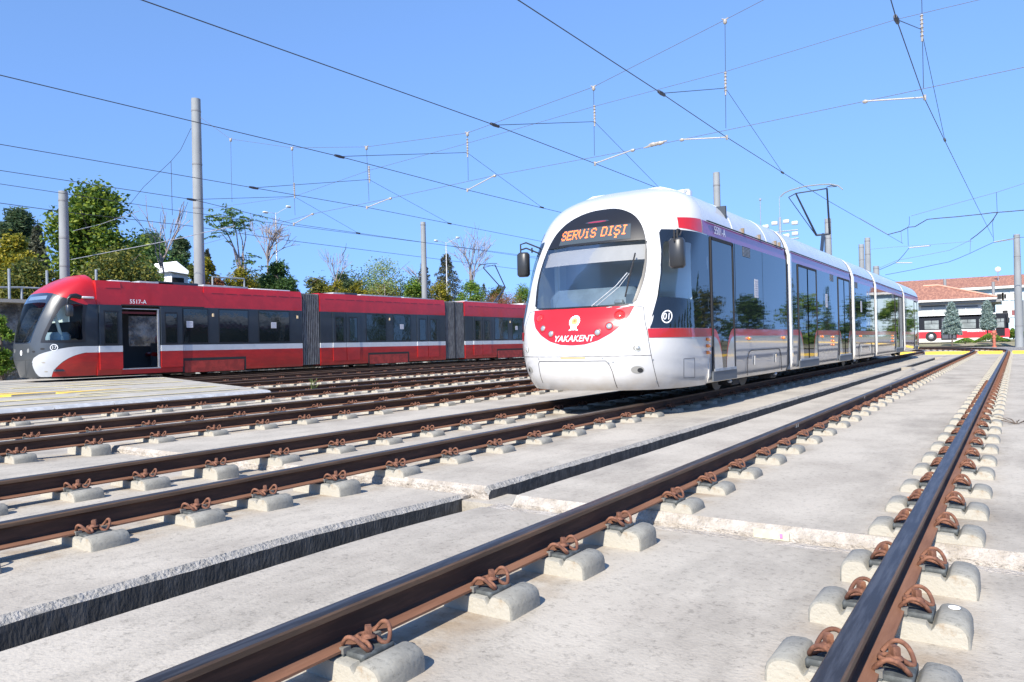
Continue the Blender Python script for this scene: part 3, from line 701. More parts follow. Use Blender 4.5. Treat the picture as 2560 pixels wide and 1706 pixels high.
# interior of the cab
boxo('cab_floor',tram,(-6.35,-4.02,9.9,12.2,.55,.62),darkint)
boxo('cab_rear_wall',tram,(-6.42,-3.95,12.2,12.26,.5,3.1),darkint)
q=MB(); q.box(-6.42,-6.37,10.98,12.19,.62,2.9,darkint); q.box(-6.40,-6.30,10.74,10.97,.62,2.6,cream); q.box(-4.32,-4.05,11.55,12.19,.62,2.9,cream); q.box(-6.0,-4.4,12.15,12.19,2.45,2.9,cream); q.build('cab_lining',tram)
q=MB(); q.box(-6.1,-4.62,9.98,10.6,.62,1.70,dash,.12); q.box(-4.9,-4.75,9.9,9.97,1.42,1.5,lampg,.02); q.build('dashboard',tram,smooth=40)
q=MB(); q.box(-5.5,-4.95,11.1,11.6,1.05,1.18,dash,.04); q.box(-5.48,-4.97,11.5,11.65,1.18,1.95,dash,.05); q.box(-5.4,-5.05,11.2,11.4,.62,1.05,matt); q.build('driver_seat',tram,smooth=40)
q=MB(); vs=[];n=12
for i in range(n+1):
    x=-.93+1.86*i/n
    for z in (2.31,2.2,2.08): vs.append(WT.P(WT.tx(x,z),z,-.07))
q.add(vs,[(i*3+k,(i+1)*3+k,(i+1)*3+k+1,i*3+k+1) for i in range(n) for k in range(2)],blind); q.build('sun_blind',tram,norec=True,smooth=60)
q=MB()
a=at(1515+0,862/1.088,'X',-4.25)
q.box(-4.62,-4.25,10.05,10.9,.62,1.5,cream,.05); q.box(-4.6,-4.2,11.2,11.5,1.4,2.35,cream,.05); q.build('cab_locker',tram,smooth=40)
# wiper
wv=lambda t,z,o=.03:WT.P(t,z,o)
q=MB(); q.tube([wv(.06,1.385,.015),wv(.20,1.65,.05),wv(.265,1.83,.05)],.009,steel,6); q.tube([wv(.09,1.385,.015),wv(.22,1.63,.045),wv(.28,1.82,.045)],.006,steel,6); q.tube([wv(.275,1.50,.02),wv(.285,1.82,.03),wv(.295,2.13,.02)],.012,matt,6); q.build('wiper',tram)
# mirrors
def mirror(c,arm):
    q=MB(); q.box(c[0]-.10,c[0]+.10,c[1]-.075,c[1]+.075,c[2]-.20,c[2]+.20,mat('mirror_housing',(.03,.032,.035),.4),.035); o=q.build('mirror',tram,smooth=50)
    q=MB()
    for A in arm: q.tube(A,.013,matt,6)
    q.build('mirror_arm',o)
    return o
# right-hand mirror hangs in front of the cab side glass
pr=at(1556,582,'X',-3.72); tp=WT.P(.66,2.47,.02)
mirror((pr.x,pr.y,pr.z),[[tp,(pr.x,pr.y+.02,pr.z+.32),(pr.x,pr.y,pr.z+.02)],[tp+Vector((0,.08,0)),(pr.x+.02,pr.y+.06,pr.z+.25)],[(pr.x,pr.y-.09,pr.z+.3),(pr.x,pr.y-.09,pr.z+.15)]])
pl=at(1203,609,'X',-6.72); ml=WT.P(-.62,2.42,0)
mirror((pl.x,pl.y,pl.z),[[ml,(pl.x+.06,pl.y,pl.z+.36),(pl.x-.05,pl.y,pl.z+.34),(pl.x-.05,pl.y,pl.z+.15)],[ml+Vector((0,.0,-.09)),(pl.x+.06,pl.y,pl.z+.27),(pl.x-.05,pl.y,pl.z+.25)],[ml+Vector((-.15,0,-.06)),ml+Vector((-.15,0,.02))]])
# antenna block on the roof front
a=at(1571,440,'X',-4.55)
q=MB(); q.box(a.x-.12,a.x+.12,a.y-.08,a.y+.1,3.12,a.z+.02,white,.03); q.lathe([(.03,0),(.03,.03)],(a.x-.05,a.y-.1,a.z-.02),steel,10,'Y'); q.lathe([(.03,0),(.03,.03)],(a.x+.06,a.y-.1,a.z-.02),steel,10,'Y'); q.build('roof_horn',tram,smooth=40)
# --- straight modules
SX=1.325
prof=[]   # cross-section right half z, w
zz=[.22,.32,.93,.936,1.056,1.06,2.478,2.484,2.69,2.70,2.78,2.86,2.94,3.02,3.09,3.15,3.2,3.25,3.285,3.31]
def sec(z):
    if z<=.22:return 1.27
    if z<=.34:return 1.27+(z-.22)*.4
    if z<2.65:return SX
    return float(np.interp(z,WT.Z,WT.W))
def bodym(z):
    if z<.934:return silver
    if z<1.058:return redp
    if z<2.481:return mirror_glass
    if z<2.695:return purple
    return roofw
def module(y0,y1,lip=True):
    q=MB(); R=[(sec(z),z) for z in zz]; prof=[(a,b) for a,b in R]+[(-a,b) for a,b in reversed(R)]
    mats=[bodym((zz[k]+zz[k+1])/2) for k in range(len(zz)-1)]+[roofw]+[bodym((zz[k]+zz[k+1])/2) for k in range(len(zz)-2,-1,-1)]+[under]
    fr=[(lambda a,b,y=y:(WT.XC+a,y,b)) for y in (y0,y1)]
    n=len(prof); vs=[f(a,b) for f in fr for a,b in prof]; q.v=[tuple(v) for v in vs]
    for k in range(n): q.f.append((k,(k+1)%n,n+(k+1)%n,n+k)); q.m.append(q.mi(mats[k]))
    q.f.append(tuple(range(n-1,-1,-1)));q.m.append(q.mi(white)); q.f.append(tuple(range(n,2*n)));q.m.append(q.mi(white))
    o=q.build('module_body',tram,smooth=40)
    # drip rail and cap bands
    for s in (1,-1):
        q=MB(); q.box(*sorted((WT.XC+s*(SX-.01),WT.XC+s*(SX+.014))),y0+.02,y1-.02,2.690,2.702,matt); q.build('drip_rail',o)
    return o
mods=[(Yj,15.72),(16.08,22.85),(23.35,27.05),(27.5,34.6),(35.05,40.45)]
MO=[module(*m) for m in mods]
def arch(y0,y1,grow,m,name,parent,z0=.24):
    q=MB(); zl=[z for z in np.linspace(z0,3.31,44)]
    R=[(sec(z)+grow,z) for z in zl]; R[-1]=(R[-1][0],3.31+grow)
    prof=R+[(-a,b) for a,b in reversed(R)]; n=len(prof)
    vs=[(WT.XC+a,y,b) for y in (y0,y1) for a,b in prof]
    fs=[(k,k+1,n+k+1,n+k) for k in range(n-1)]+[tuple(range(n-1,-1,-1)),tuple(range(n,2*n)),(n-1,0,n,2*n-1)]
    q.add(vs,fs,m); return q.build(name,parent,smooth=40)
for (a0,a1),(b0,b1) in zip(mods[:-1],mods[1:]):
    bl_=arch(a1,b0,-.09,rubberd,'bellows',tram,.3)
    for y in np.linspace(a1+.05,b0-.05,4): arch(y-.012,y+.012,-.055,rubberd,'fold',bl_,.3)
    arch(b0-.06,b0+.05,.006,white,'end_frame',tram,.23)
    arch(a1-.03,a1+.02,.004,matt,'end_frame',tram,.23)
for y in (12.35,14.4): arch(y,y+.05,.008,roofw,'roof_joint',MO[0],2.72)
# windows and doors of the visible side (and the same on the far side)
XS=WT.XC+SX
def window(x0,x1,s,mod,z0=1.062,z1=2.476,name='window'):
    q=MB(); a=WT.XC+s*(SX+.002); q.box(*sorted((WT.XC+s*(SX-.01),WT.XC+s*(SX+.0045))),x0,x1,z0,z1,mirror_glass); return q.build(name,mod)
def door(y0,y1,s,mod,leaves=1,sill=.40):
    q=MB(); X=WT.XC+s*SX; 
    o=lambda a,b:tuple(sorted((WT.XC+s*(SX+a),WT.XC+s*(SX+b))))
    q.box(*o(-.01,.016),y0-.03,y0+.025,sill-.02,2.455,matt); q.box(*o(-.01,.016),y1-.025,y1+.03,sill-.02,2.455,matt); q.box(*o(-.01,.016),y0,y1,2.42,2.47,matt); q.box(*o(-.01,.02),y0-.05,y1+.05,.24,sill-.005,mat('door_sill_grey',(.10,.11,.12),.5)); q.box(*o(-.01,.03),y0,y1,sill-.01,sill+.03,steel)
    d=q.build('door',mod)
    w=(y1-y0)/leaves
    for i in range(leaves):
        q=MB(); q.box(*o(-.01,.007),y0+i*w+.02,y0+(i+1)*w-.02,sill+.03,2.42,mirror_glass); lf=q.build('door_leaf',d)
        if leaves==2: 
            q=MB(); q.box(*o(-.005,.014),y0+(i+(1-i))*w-.02,y0+(i+(1-i))*w+.02,sill+.03,2.42,matt); q.build('rubber_edge',lf)
    # the coloured band sweeps down into the leaf in a quarter ellipse on both sides
    for side_ in (0,1):
        yy=y0+.025 if side_==0 else y1-.025; sg=1 if side_==0 else -1; wd=.40 if leaves==1 else .36
        for (zt,zb,m,of) in ((1.056,sill+.03,redp,.0085),(.93,sill+.03,silver,.0100)):
            n=14; P=[(0,zb)]; P+=[(wd*math.sin(PI/2*i/n) ,zt-(zt-zb)*(1-math.cos(PI/2*i/n))) for i in range(n+1)]
            q=MB(); q.add([(WT.XC+s*(SX+of),yy+sg*a,b) for a,b in P],[tuple(range(len(P)))],m); q.build('band_end',d)
    return d
def lamps3(y,s,mod,z=(.89,.79,.69)):
    for zq in z:
        q=MB(); q.box(*sorted((WT.XC+s*SX,WT.XC+s*(SX+.04))),y-.06,y+.06,zq-.025,zq+.025,orange,.01); q.build('indicator',mod,smooth=40)
for s in (1,-1):
    door(11.17,12.22,s,MO[0]); window(12.36,13.96,s,MO[0]); window(13.98,15.66,s,MO[0]); lamps3(10.93,s,MO[0]); lamps3(13.02,s,MO[0],(.89,)); lamps3(15.35,s,MO[0],(.89,))
    door(16.66,18.42,s,MO[1],2); window(18.5,20.88,s,MO[1]); door(21.0,22.6,s,MO[1],2); lamps3(20.2,s,MO[1]); lamps3(18.95,s,MO[1],(.9,))
    window(23.5,26.95,s,MO[2]); lamps3(24.3,s,MO[2],(.9,))
    window(27.7,31.9,s,MO[3]); door(32.1,34.2,s,MO[3],2); lamps3(31.2,s,MO[3])
    window(35.2,38.4,s,MO[4]); door(38.55,39.7,s,MO[4])
    for y,mo in ((13.0,MO[0]),(20.2,MO[1]),(23.7,MO[2]),(31.5,MO[3])):
        q=MB(); q.box(*sorted((WT.XC+s*SX,WT.XC+s*(SX+.006))),y-.22,y+.22,2.30,2.475,matt)
        for i in range(7): q.box(*sorted((WT.XC+s*SX,WT.XC+s*(SX+.012))),y-.2,y+.2,2.31+i*.023,2.32+i*.023,steel)
        q.build('vent_grille',mo)
    # hatches in the skirt
    for y0,y1,mo in ((12.95,15.15,MO[0]),(24.0,26.4,MO[2])):
        P=[(y0-.05,.25),(y0,.55),(y0+.1,.655),(y0+.25,.68),(y1-.2,.68),(y1-.08,.655),(y1,.55),(y1+.02,.25)]
        q=MB(); q.tube([(WT.XC+s*(SX+.001),a,b) for a,b in P],.006,matt,4); h=q.build('skirt_hatch',mo)
        for y in (y0+.4,y1-.4): 
            q=MB(); q.box(*sorted((WT.XC+s*SX,WT.XC+s*(SX+.012))),y-.03,y+.03,.42,.58,silver); q.build('handle',h)
# notices on the windows
for y,mo in ((13.55,MO[0]),(19.55,MO[1]),(24.5,MO[2])):
    q=MB(); q.box(XS+.005,XS+.0075,y-.11,y+.11,1.62,1.95,paper)
    for i in range(7): q.box(XS+.0076,XS+.0085,y-.085,y+.085,1.66+i*.04,1.672+i*.04,mat('print_grey',(.35,.35,.4),.8))
    q.build('notice',mo)
# purple band number
text_on(lambda u,v:(XS+.006,11.62+u,2.585+v),'5501-A',.18,mat('pale_lettering',(.8,.75,.8),.5),MO[0])
for y in (12.9,13.9,15.0,15.3): 
    q=MB(); q.box(XS-.06,XS+.0,y,y+.035,2.70,2.80,mat('brown_hook',(.2,.15,.1),.7)); q.build('roof_hook',MO[0])
# underframe, wheels
for y in (12.9,14.4,24.5,26.0,36.2,37.7):
    for s in (1,-1):
        q=MB(); q.lathe([(.29,-.05),(.30,0),(.30,.06),(.33,.062),(.33,.085),(.12,.09)],(WT.XC+s*.70,y,.31),mat('wheel_steel',(.10,.095,.09),.5,.6),24,'X'); q.build('wheel',tram,smooth=40)
q=MB(); q.box(-6.2,-4.2,10.6,40.2,.16,.30,under); 
for y in (12.5,14.9,24.2,26.3): q.box(-4.25,-4.0,y,y+.4,.10,.26,under,.02)
q.build('underframe',tram)
q=MB()
for y in (12.2,15.0,23.6): q.lathe([(.03,0),(.045,.03),(.03,.06)],(-3.95,y,.16),steel,10)
q.build('jacking_point',tram,smooth=50)
# pantograph on the third module
pg=empty('pantograph',(0,0,0)); pg.parent=tram
K=at
def p2(x,y): return (1750+x/2.852)/KD,(450+y/2.852)/KD
knL=K(*p2(830,395),'Y',26.1); knR=K(*p2(925,385),'Y',26.1); bs=K(*p2(865,482),'Y',25.0)
TL=K(*p2(683,97),'Y',25.0); TR=K(*p2(905,62),'Y',25.0); TLL=K(*p2(632,125),'Y',25.0)
pbk=mat('pantograph_black',(.03,.04,.06),.4)
q=MB(); q.box(bs.x-.45,bs.x+.45,24.4,26.6,3.30,3.37,matt,.01); q.tube([(bs.x,24.9,3.36),(knL+knR)/2],.055,pbk,8); q.tube([(bs.x+.12,24.9,3.36),(knL+knR)/2+Vector((.06,0,-.08))],.018,pbk,6); q.build('lower_arm',pg)
q=MB(); q.tube([knL,knR],.035,pbk,8); q.tube([knL,TL],[.036,.026],pbk,8); q.tube([knR,TR],[.036,.026],pbk,8); q.tube([TL,TR],.02,pbk,8); q.tube([knL+Vector((-.03,0,.02)),TLL],.014,mat('blue_rod',(.05,.08,.16),.5),6); q.build('upper_arm',pg)
for dy,nm in ((-.12,0),(.14,1)):
    q=MB(); P=[K(*p2(a,b),'Y',25.0+dy) for a,b in ((573,122),(600,95),(640,76),(745,47),(850,35),(930,31),(985,42),(1018,70))]; q.tube(P,.02,mat('collector_grey',(.22,.22,.20),.5),6); q.build('collector_bar',pg)
q=MB(); q.tube([TR+Vector((.0,-.1,.02)),TR+Vector((.15,-.1,.06)),TR+Vector((.3,-.1,.0)),TR+Vector((.22,.1,.05)),TR+Vector((.05,.1,.06))],.013,pbk,6); q.tube([TL,TLL],.016,pbk,6); q.build('head_spring',pg)
# ================================================================== RED TRAM
RT=Loft(-26.525,2.6,[.17,.43,.7,.88,1.22,1.6,1.9,2.13,2.35,2.53,2.83,3.0,3.19,3.38,3.5,3.56],
 [11.0,10.92,10.85,10.83,10.85,10.92,10.99,11.05,11.13,11.2,11.34,11.5,11.76,12.08,12.34,12.52],
 [1.24,1.3,1.325,1.325,1.325,1.325,1.325,1.325,1.32,1.31,1.29,1.26,1.2,1.08,.92,.6],
 [1.72,1.62,1.52,1.48,1.43,1.33,1.28,1.23,1.23,1.18,1.13,1.05,.84,.54,.30,.12])
densify(RT)
red=empty('tram',(0,0,0),label='red tram with an anthracite window band, white stripe and one open door',cat='tram')
RXS=RT.XC+1.325; YR=12.64
m2=lambda p:[(.08-x,y) for x,y in reversed(p)]
rw=[(.226,1.276),(.251,1.513),(.289,1.85),(.336,2.24),(.373,2.636),(.388,2.873),(.2,2.905),(.04,2.91),(-.12,2.905),(-.308,2.873),(-.293,2.636),(-.256,2.24),(-.209,1.85),(-.171,1.513),(-.146,1.276),(.04,1.262)]
rgl=scalep([(.21,1.31),(.238,1.513),(.275,1.85),(.32,2.24),(.345,2.56),(.2,2.585),(.04,2.59),(-.12,2.585),(-.265,2.56),(-.24,2.24),(-.195,1.85),(-.158,1.513),(-.13,1.31),(.04,1.30)],1)
rsw=[(.409,1.278),(.453,1.635),(.521,2.049),(.553,2.444),(.60,2.751),(.69,2.70),(.762,2.659),(.935,2.533),(.993,2.498),(1.0,1.9),(1.0,1.278),(.784,1.265)]
rsg=[(.479,1.361),(.528,1.71),(.596,2.127),(.65,2.444),(.70,2.50),(.733,2.524),(.952,2.507),(.975,2.0),(.985,1.359),(.75,1.355)]
rwhite=[(.25,.66),(.294,.786),(.403,.911),(.616,1.031),(.834,1.126),(1.001,1.145),(1.02,1.145),(1.02,.935),(1.0,.935),(.921,.884),(.796,.76),(.651,.558),(.54,.354),(.487,.19),(.299,.208),(.255,.368)]
rred=[(1.02,.93),(1.0,.93),(.921,.876),(.795,.752),(.65,.55),(.541,.348),(.489,.184),(1.02,.184)]
zr=list(np.linspace(.17,3.0,110))+list(np.linspace(3.03,3.56,26))
def redtop_z(t):
    t=abs(t-.04)+.04
    return np.interp(t,[-.1,.069,.368,.475,.589,.762,.935,1.0],[2.9,2.914,2.894,2.848,2.764,2.659,2.533,2.53])
def rmf(t,z):
    if z>redtop_z(t): return redtram
    return greyl if abs(t)<.62 else grey
def red_cab():
    nt=170; T=[-1+2*i/nt for i in range(nt+1)]; q=MB(); n=nt+3
    for z in zr:
        q.v.append((RT.XC-RT.prm(z)[1],YR,z)); q.v+=[(p.x,min(p.y,YR+.001*abs(t)),p.z) for t,p in ((t,RT.S(t,z)) for t in T)]; q.v.append((RT.XC+RT.prm(z)[1],YR,z))
    TT=[-1.0]+T+[1.0]; hs=[scalep(rgl,1.03),scalep(rsg,1.05),scalep([(-x+.0,y) for x,y in reversed(rsg)],1.05)]
    for i in range(len(zr)-1):
        for j in range(n-1):
            c=((TT[j]+TT[j+1])/2,(zr[i]+zr[i+1])/2)
            if any(inside(c,h) for h in hs):continue
            q.f.append((i*n+j,i*n+j+1,(i+1)*n+j+1,(i+1)*n+j));q.m.append(q.mi(rmf(*c)))
    q.f.append(tuple((len(zr)-1)*n+j for j in range(n)));q.m.append(q.mi(redtram)); q.f.append(tuple(reversed(range(n))));q.m.append(q.mi(under))
    return q.build('cab_body',red,smooth=50,norec=True)
rc=red_cab()
# clean colour edge between red crown and grey nose
P=[(t,float(redtop_z(t))) for t in np.linspace(-.98,.998,80)]
q=MB(); vs=[];
for t,z in P: vs+=[RT.P(t,z-.02,.003),RT.P(t,z+.035,.003)]
q.add(vs,[(2*i,2*i+2,2*i+3,2*i+1) for i in range(len(P)-1)],redtram); q.build('crown_edge',rc,norec=True,smooth=60)
o=ringpatch(RT,rw,rgl,.006,'windshield',mat('windshield_frit',(.02,.03,.05),.1,coat=1),red,n=120); patch(RT,rgl,.005,'pane',glass,o,rings=8)
patch(RT,dens([(-.10,2.68),(.30,2.68),(.29,2.80),(-.09,2.80)],3),.009,'destination_sign',mat('sign_blank',(.14,.2,.27),.15,coat=1),red,rings=3)
for s in (1,-1):
    mm=(lambda p:p) if s>0 else (lambda p:[(-x,y) for x,y in reversed(p)])
    o=ringpatch(RT,mm(rsw),mm(rsg),.006,'side_window',black,red,n=120); patch(RT,mm(rsg),.005,'pane',glass2,o,rings=6)
    patch(RT,mm(dens(rred,2)),.004,'red_skirt',redtram2,red,c=(s*.86,.5),rings=6)
    # white sweep: strip between two curves
    up=[(.25,.66),(.30,.80),(.403,.911),(.5,.972),(.616,1.031),(.73,1.082),(.834,1.122),(.92,1.14),(1.0,1.150)]; lo=[(.49,.184),(.54,.354),(.59,.455),(.651,.558),(.72,.665),(.796,.76),(.86,.828),(.921,.884),(1.0,.945)]
    lf_=[(.49,.184),(.30,.2),(.27,.28),(.25,.40),(.243,.53),(.25,.66)]
    poly=up+list(reversed(lo))+[(.40,.18),(.30,.2),(.27,.28),(.25,.40),(.243,.53)]
    q=MB(); vs=[];n=len(up)
    fine=40
    for i in range(fine+1):
        f=i/fine*(n-1); k=min(int(f),n-2); r=f-k
        a=(up[k][0]*(1-r)+up[k+1][0]*r,up[k][1]*(1-r)+up[k+1][1]*r); b=(lo[k][0]*(1-r)+lo[k+1][0]*r,lo[k][1]*(1-r)+lo[k+1][1]*r)
        for j in range(6): vs.append(RT.P(s*(a[0]+(b[0]-a[0])*j/5),a[1]+(b[1]-a[1])*j/5,.006))
    fs=[(i*6+j,i*6+j+1,(i+1)*6+j+1,(i+1)*6+j) for i in range(fine) for j in range(5)]
    q.add(vs,fs,whiteband); q.build('white_sweep',red,norec=True,smooth=60)
    tip=smoothp([(.255,.66),(.243,.53),(.25,.40),(.27,.28),(.31,.19),(.40,.185),(.487,.19),(.49,.2),(.42,.36),(.32,.56)],1)
    patch(RT,[(s*x,y) for x,y in tip],.0055,'white_sweep_tip',whiteband,red,c=(s*.35,.38),rings=4)
    for t,z,a,b,m in ((.455,1.082,.038,.03,matt),(.303,1.001,.03,.03,matt),(.444,.649,.03,.02,mat('beige_slot',(.4,.36,.3),.7)),(.44,.359,.028,.02,MATS['beige_slot'])):
        n=18; patch(RT,[(s*t+a*math.cos(2*PI*i/n),z+b*math.sin(2*PI*i/n)) for i in range(n)],.008,'light_slot',m,red,rings=2,dn=1)
    n=18; o=patch(RT,[(.05+s*.145+.022*math.cos(2*PI*i/n),1.035+.07*math.sin(2*PI*i/n)) for i in range(n)],.006,'headlight',lampg,red,rings=2,dn=1)
n=24; o=patch(RT,[(.045+.022*math.cos(2*PI*i/n),.97+.085*math.sin(2*PI*i/n)) for i in range(n)],.007,'emblem',wtxt,red,rings=2,dn=1)
patch(RT,[(.045+.009*math.cos(2*PI*i/n),.985+.035*math.sin(2*PI*i/n)) for i in range(n)],.009,'emblem_sun',MATS['emblem_orange'],o,rings=2,dn=1)
lineon(RT,[(-.1,.74),(.1,.735),(.235,.74)],'bumper_seam',red); lineon(RT,[(.12,.72),(.03,.2)],'bumper_seam',red)
frr=lambda u,v: RT.P(.63,1.12+v,.010)+(RT.S(.66,1.12)-RT.S(.6,1.12)).normalized()*u
q=MB(); n=24; q.add([frr(r*math.cos(2*PI*i/n),r*math.sin(2*PI*i/n)) for r in (.09,.11) for i in range(n)],[(i,(i+1)%n,n+(i+1)%n,n+i) for i in range(n)],wtxt); nb=q.build('fleet_number',red,norec=True); text_on(frr,'17',.14,wtxt,nb)
for s in (1,-1):      # bands run on from the nose to the first module
    for z0,z1,m in ((.937,1.148,whiteband),(.172,.935,redtram2)):
        q=MB(); vs=[];
        for i in range(9):
            z=z0+(z1-z0)*i/8; Y0,w_,L=RT.prm(z); ya=Y0+L-.02
            vs+=[(RT.XC+s*(w_+.005),min(ya,YR),z),(RT.XC+s*(w_+.005),YR,z)]
        q.add(vs,[(2*i,2*i+1,2*i+3,2*i+2) for i in range(8)],m); q.build('side_band',rc,norec=True)
# cab interior of the red tram
boxo('cab_rear_wall',red,(-27.7,-25.35,13.2,13.26,.4,3.0),darkint); boxo('cab_floor',red,(-27.7,-25.35,11.4,13.2,.35,.42),darkint)
q=MB(); q.box(-27.2,-25.6,11.5,12.05,.42,1.62,mat('blue_dashboard',(.28,.36,.42),.5),.1); q.build('dashboard',red,smooth=40)
q=MB(); q.box(-27.3,-25.55,11.9,11.95,1.95,2.5,cream); q.box(-25.48,-25.42,12.48,12.56,1.3,2.55,cream); q.tube([(-25.6,11.75,1.3),(-25.9,11.55,2.6)],.05,cream); q.box(-25.40,-25.37,12.38,12.6,1.36,1.5,redlens); q.build('cab_lining',red)
q=MB(); q.box(-26.8,-26.3,12.5,12.7,1.2,2.0,matt,.05); q.box(-26.8,-26.3,12.3,12.7,1.05,1.2,matt,.04); q.build('driver_seat',red,smooth=40)
# mirror hanging from a black swan-neck
a0=K(218*1.0/1,0,'X',-25.15) if False else None
def z3(x,y): return x/4.9/KD,(660+y/4.9)/KD
q=MB(); P=[K(*z3(*c),'X',-25.05) for c in ((990,410),(930,392),(870,395),(835,430),(828,480),(835,520))]; q.tube(P,[.07,.085,.07,.05,.04,.04],black,8)
o=q.build('mirror_arm',red,smooth=60); c=K(*z3(850,560),'X',-25.05); q=MB(); q.box(c.x-.09,c.x+.09,c.y-.10,c.y+.10,c.z-.22,c.z+.16,grey,.04); q.build('mirror',o,smooth=50)
c=K(*z3(1080,413),'X',-25.17); q=MB(); q.box(c.x-.06,c.x+.02,c.y-.20,c.y+.20,c.z-.035,c.z+.035,whiteband,.025); q.build('camera_housing',red,smooth=50)
q=MB(); q.tube([RT.P(.1,1.3,.03),RT.P(.22,1.75,.05),RT.P(.28,2.0,.03)],.012,matt,6); q.build('wiper',red)
# body modules
RZ=[.17,.30,.935,.94,1.146,1.15,2.53,2.544,3.08,3.10,3.34]
def rsec(z): return 1.30 if z<.2 else (1.325 if z<3.09 else 1.325-(z-3.09)*.22)
def rmat(z): return redtram2 if z<.9375 else whiteband if z<1.148 else grey if z<2.537 else redtram
def rmodule(y0,y1,z0=.17):
    q=MB(); R=[(rsec(z),max(z,z0)) for z in RZ]; prof=R+[(-a,b) for a,b in reversed(R)]; n=len(prof)
    mats=[rmat((RZ[k]+RZ[k+1])/2) for k in range(len(RZ)-1)]; mats=mats+[redtram]+mats[::-1]+[under]
    q.v=[(RT.XC+a,y,b) for y in (y0,y1) for a,b in prof]
    for k in range(n): q.f.append((k,(k+1)%n,n+(k+1)%n,n+k)); q.m.append(q.mi(mats[k]))
    # lit end faces in the colours of the sides
    for base,sgn in ((0,1),(n,-1)):
        for k in range(len(RZ)-1):
            f=(base+k,base+k+1,base+n-2-k,base+n-1-k); q.f.append(f if sgn>0 else f[::-1]); q.m.append(q.mi(mats[k]))
    return q.build('module_body',red,smooth=30)
R1a=rmodule(YR,13.46); R1b=rmodule(16.6,21.2); R2=rmodule(22.2,30.8); R3=rmodule(32.5,41.5)
XL=RT.XC-1.325
q=MB()      # door bay: floor, roof part, far wall with its window, so one looks right through
q.box(XL,RXS,13.46,16.6,.17,.34,redtram2); q.box(XL+.1,RXS-.03,13.46,16.6,.34,.36,matt); q.box(XL,RXS,13.46,16.6,2.52,2.56,matt); q.box(XL+.01,RXS-.001,13.46,16.6,2.56,3.10,redtram); q.box(XL+.056,RXS-.056,13.46,16.6,3.10,3.34,redtram)
q.box(RXS-.06,RXS,14.82,16.6,.34,.937,redtram2); q.box(RXS-.06,RXS,14.82,16.6,.937,1.148,whiteband); q.box(RXS-.06,RXS,14.82,16.6,1.148,2.52,grey)
q.box(XL+.08,RXS-.061,16.53,16.59,.36,2.52,darkint); q.box(XL+.08,RXS-.061,13.465,13.5,.36,2.52,darkint)
q.box(XL,XL+.08,13.46,15.1,.36,2.52,mat('grey_interior',(.13,.14,.15),.6)); q.box(XL,XL+.08,15.1,16.5,.36,1.15,MATS['grey_interior']); q.box(XL,XL+.08,15.1,16.5,2.3,2.52,darkint); q.box(-27.0,-26.95,15.5,16.5,.36,1.25,MATS['grey_interior'])
bay=q.build('door_bay',red)
q=MB(); q.box(-27.4,-26.9,15.5,15.95,.75,.9,redtram2,.04); q.box(-27.4,-26.9,15.9,16.05,.9,1.55,redtram2,.05); q.build('seat',bay,smooth=40)
q=MB(); q.tube([(-26.2,13.8,.36),(-26.2,13.8,2.5)],.018,redlens,8); q.tube([(-26.9,14.0,.36),(-26.9,14.0,2.5)],.018,steel,8); q.build('grab_pole',bay)
q=MB(); q.box(RXS-.02,RXS+.03,13.46,14.82,.33,.37,steel); q.box(RXS-.03,RXS+.02,14.74,14.80,.37,2.42,steel); q.box(RXS-.02,RXS+.01,13.46,14.82,2.40,2.43,steel); q.box(RXS-.2,RXS-.07,13.5,14.78,2.25,2.32,mat('dark_red_header',(.12,.01,.012),.6)); q.build('door_frame',bay)
def rleaf(y0,y1,mod,win=None,outer=0):
    q=MB(); X=RXS; q.box(X-.01,X+.03+outer,y0,y1,1.152,2.5,grey,.008); q.box(X-.01,X+.03+outer,y0,y1,.94,1.148,whiteband); q.box(X-.01,X+.03+outer,y0,y1,.36,.936,redtram2)
    d=q.build('door_leaf',mod,smooth=30)
    a,b=win or (y0+.16,y1-.16)
    q=MB(); q.box(X+.03+outer,X+.036+outer,a-.025,b+.025,1.17,2.33,black,.003); q.box(X+.037+outer,X+.040+outer,a+.015,b-.015,1.23,2.27,redglass); q.build('window',d)
    return d
rleaf(12.70,13.46,R1a,(12.86,13.30),.03); rleaf(14.84,15.66,R1b,(15.0,15.45),.03)
for m,l in ((R2,((22.9,23.68),(23.72,24.52),(28.53,29.33),(29.37,30.18))),(R3,((33.26,34.08),(34.12,34.94)))):
    for y0,y1 in l: rleaf(y0,y1,m)
def rwin(y0,y1,mod,note=None,frame=.04):
    q=MB(); q.box(RXS,RXS+.008,y0,y1,1.19,2.50,black,.003); wn=q.build('window',mod)
    q=MB(); q.box(RXS+.0085,RXS+.011,y0+frame,y1-frame,1.23,2.46,redglass); q.build('pane',wn)
    if note:
        q=MB(); q.box(RXS+.012,RXS+.014,note-.13,note+.13,1.78,2.02,paper)
        for i in range(4): q.box(RXS+.0145,RXS+.0155,note-.1,note+.1,1.81+i*.05,1.83+i*.05,MATS['print_grey'])
        q.build('notice',wn)
rwin(15.70,16.75,R1b,15.98); rwin(17.18,18.52,R1b); rwin(18.98,20.54,R1b,19.72); rwin(24.95,26.3,R2); rwin(26.76,28.05,R2,27.4); rwin(35.3,36.7,R3); rwin(37.15,38.8,R3,37.6)
for y in (16.95,20.95,26.55,36.95):
    m=R1b if y<22 else R2 if y<31 else R3
    q=MB(); q.box(RXS,RXS+.02,y-.035,y+.035,2.2,2.32,mat('warm_lamp',(.8,.6,.35),.4)); q.build('side_marker',m)
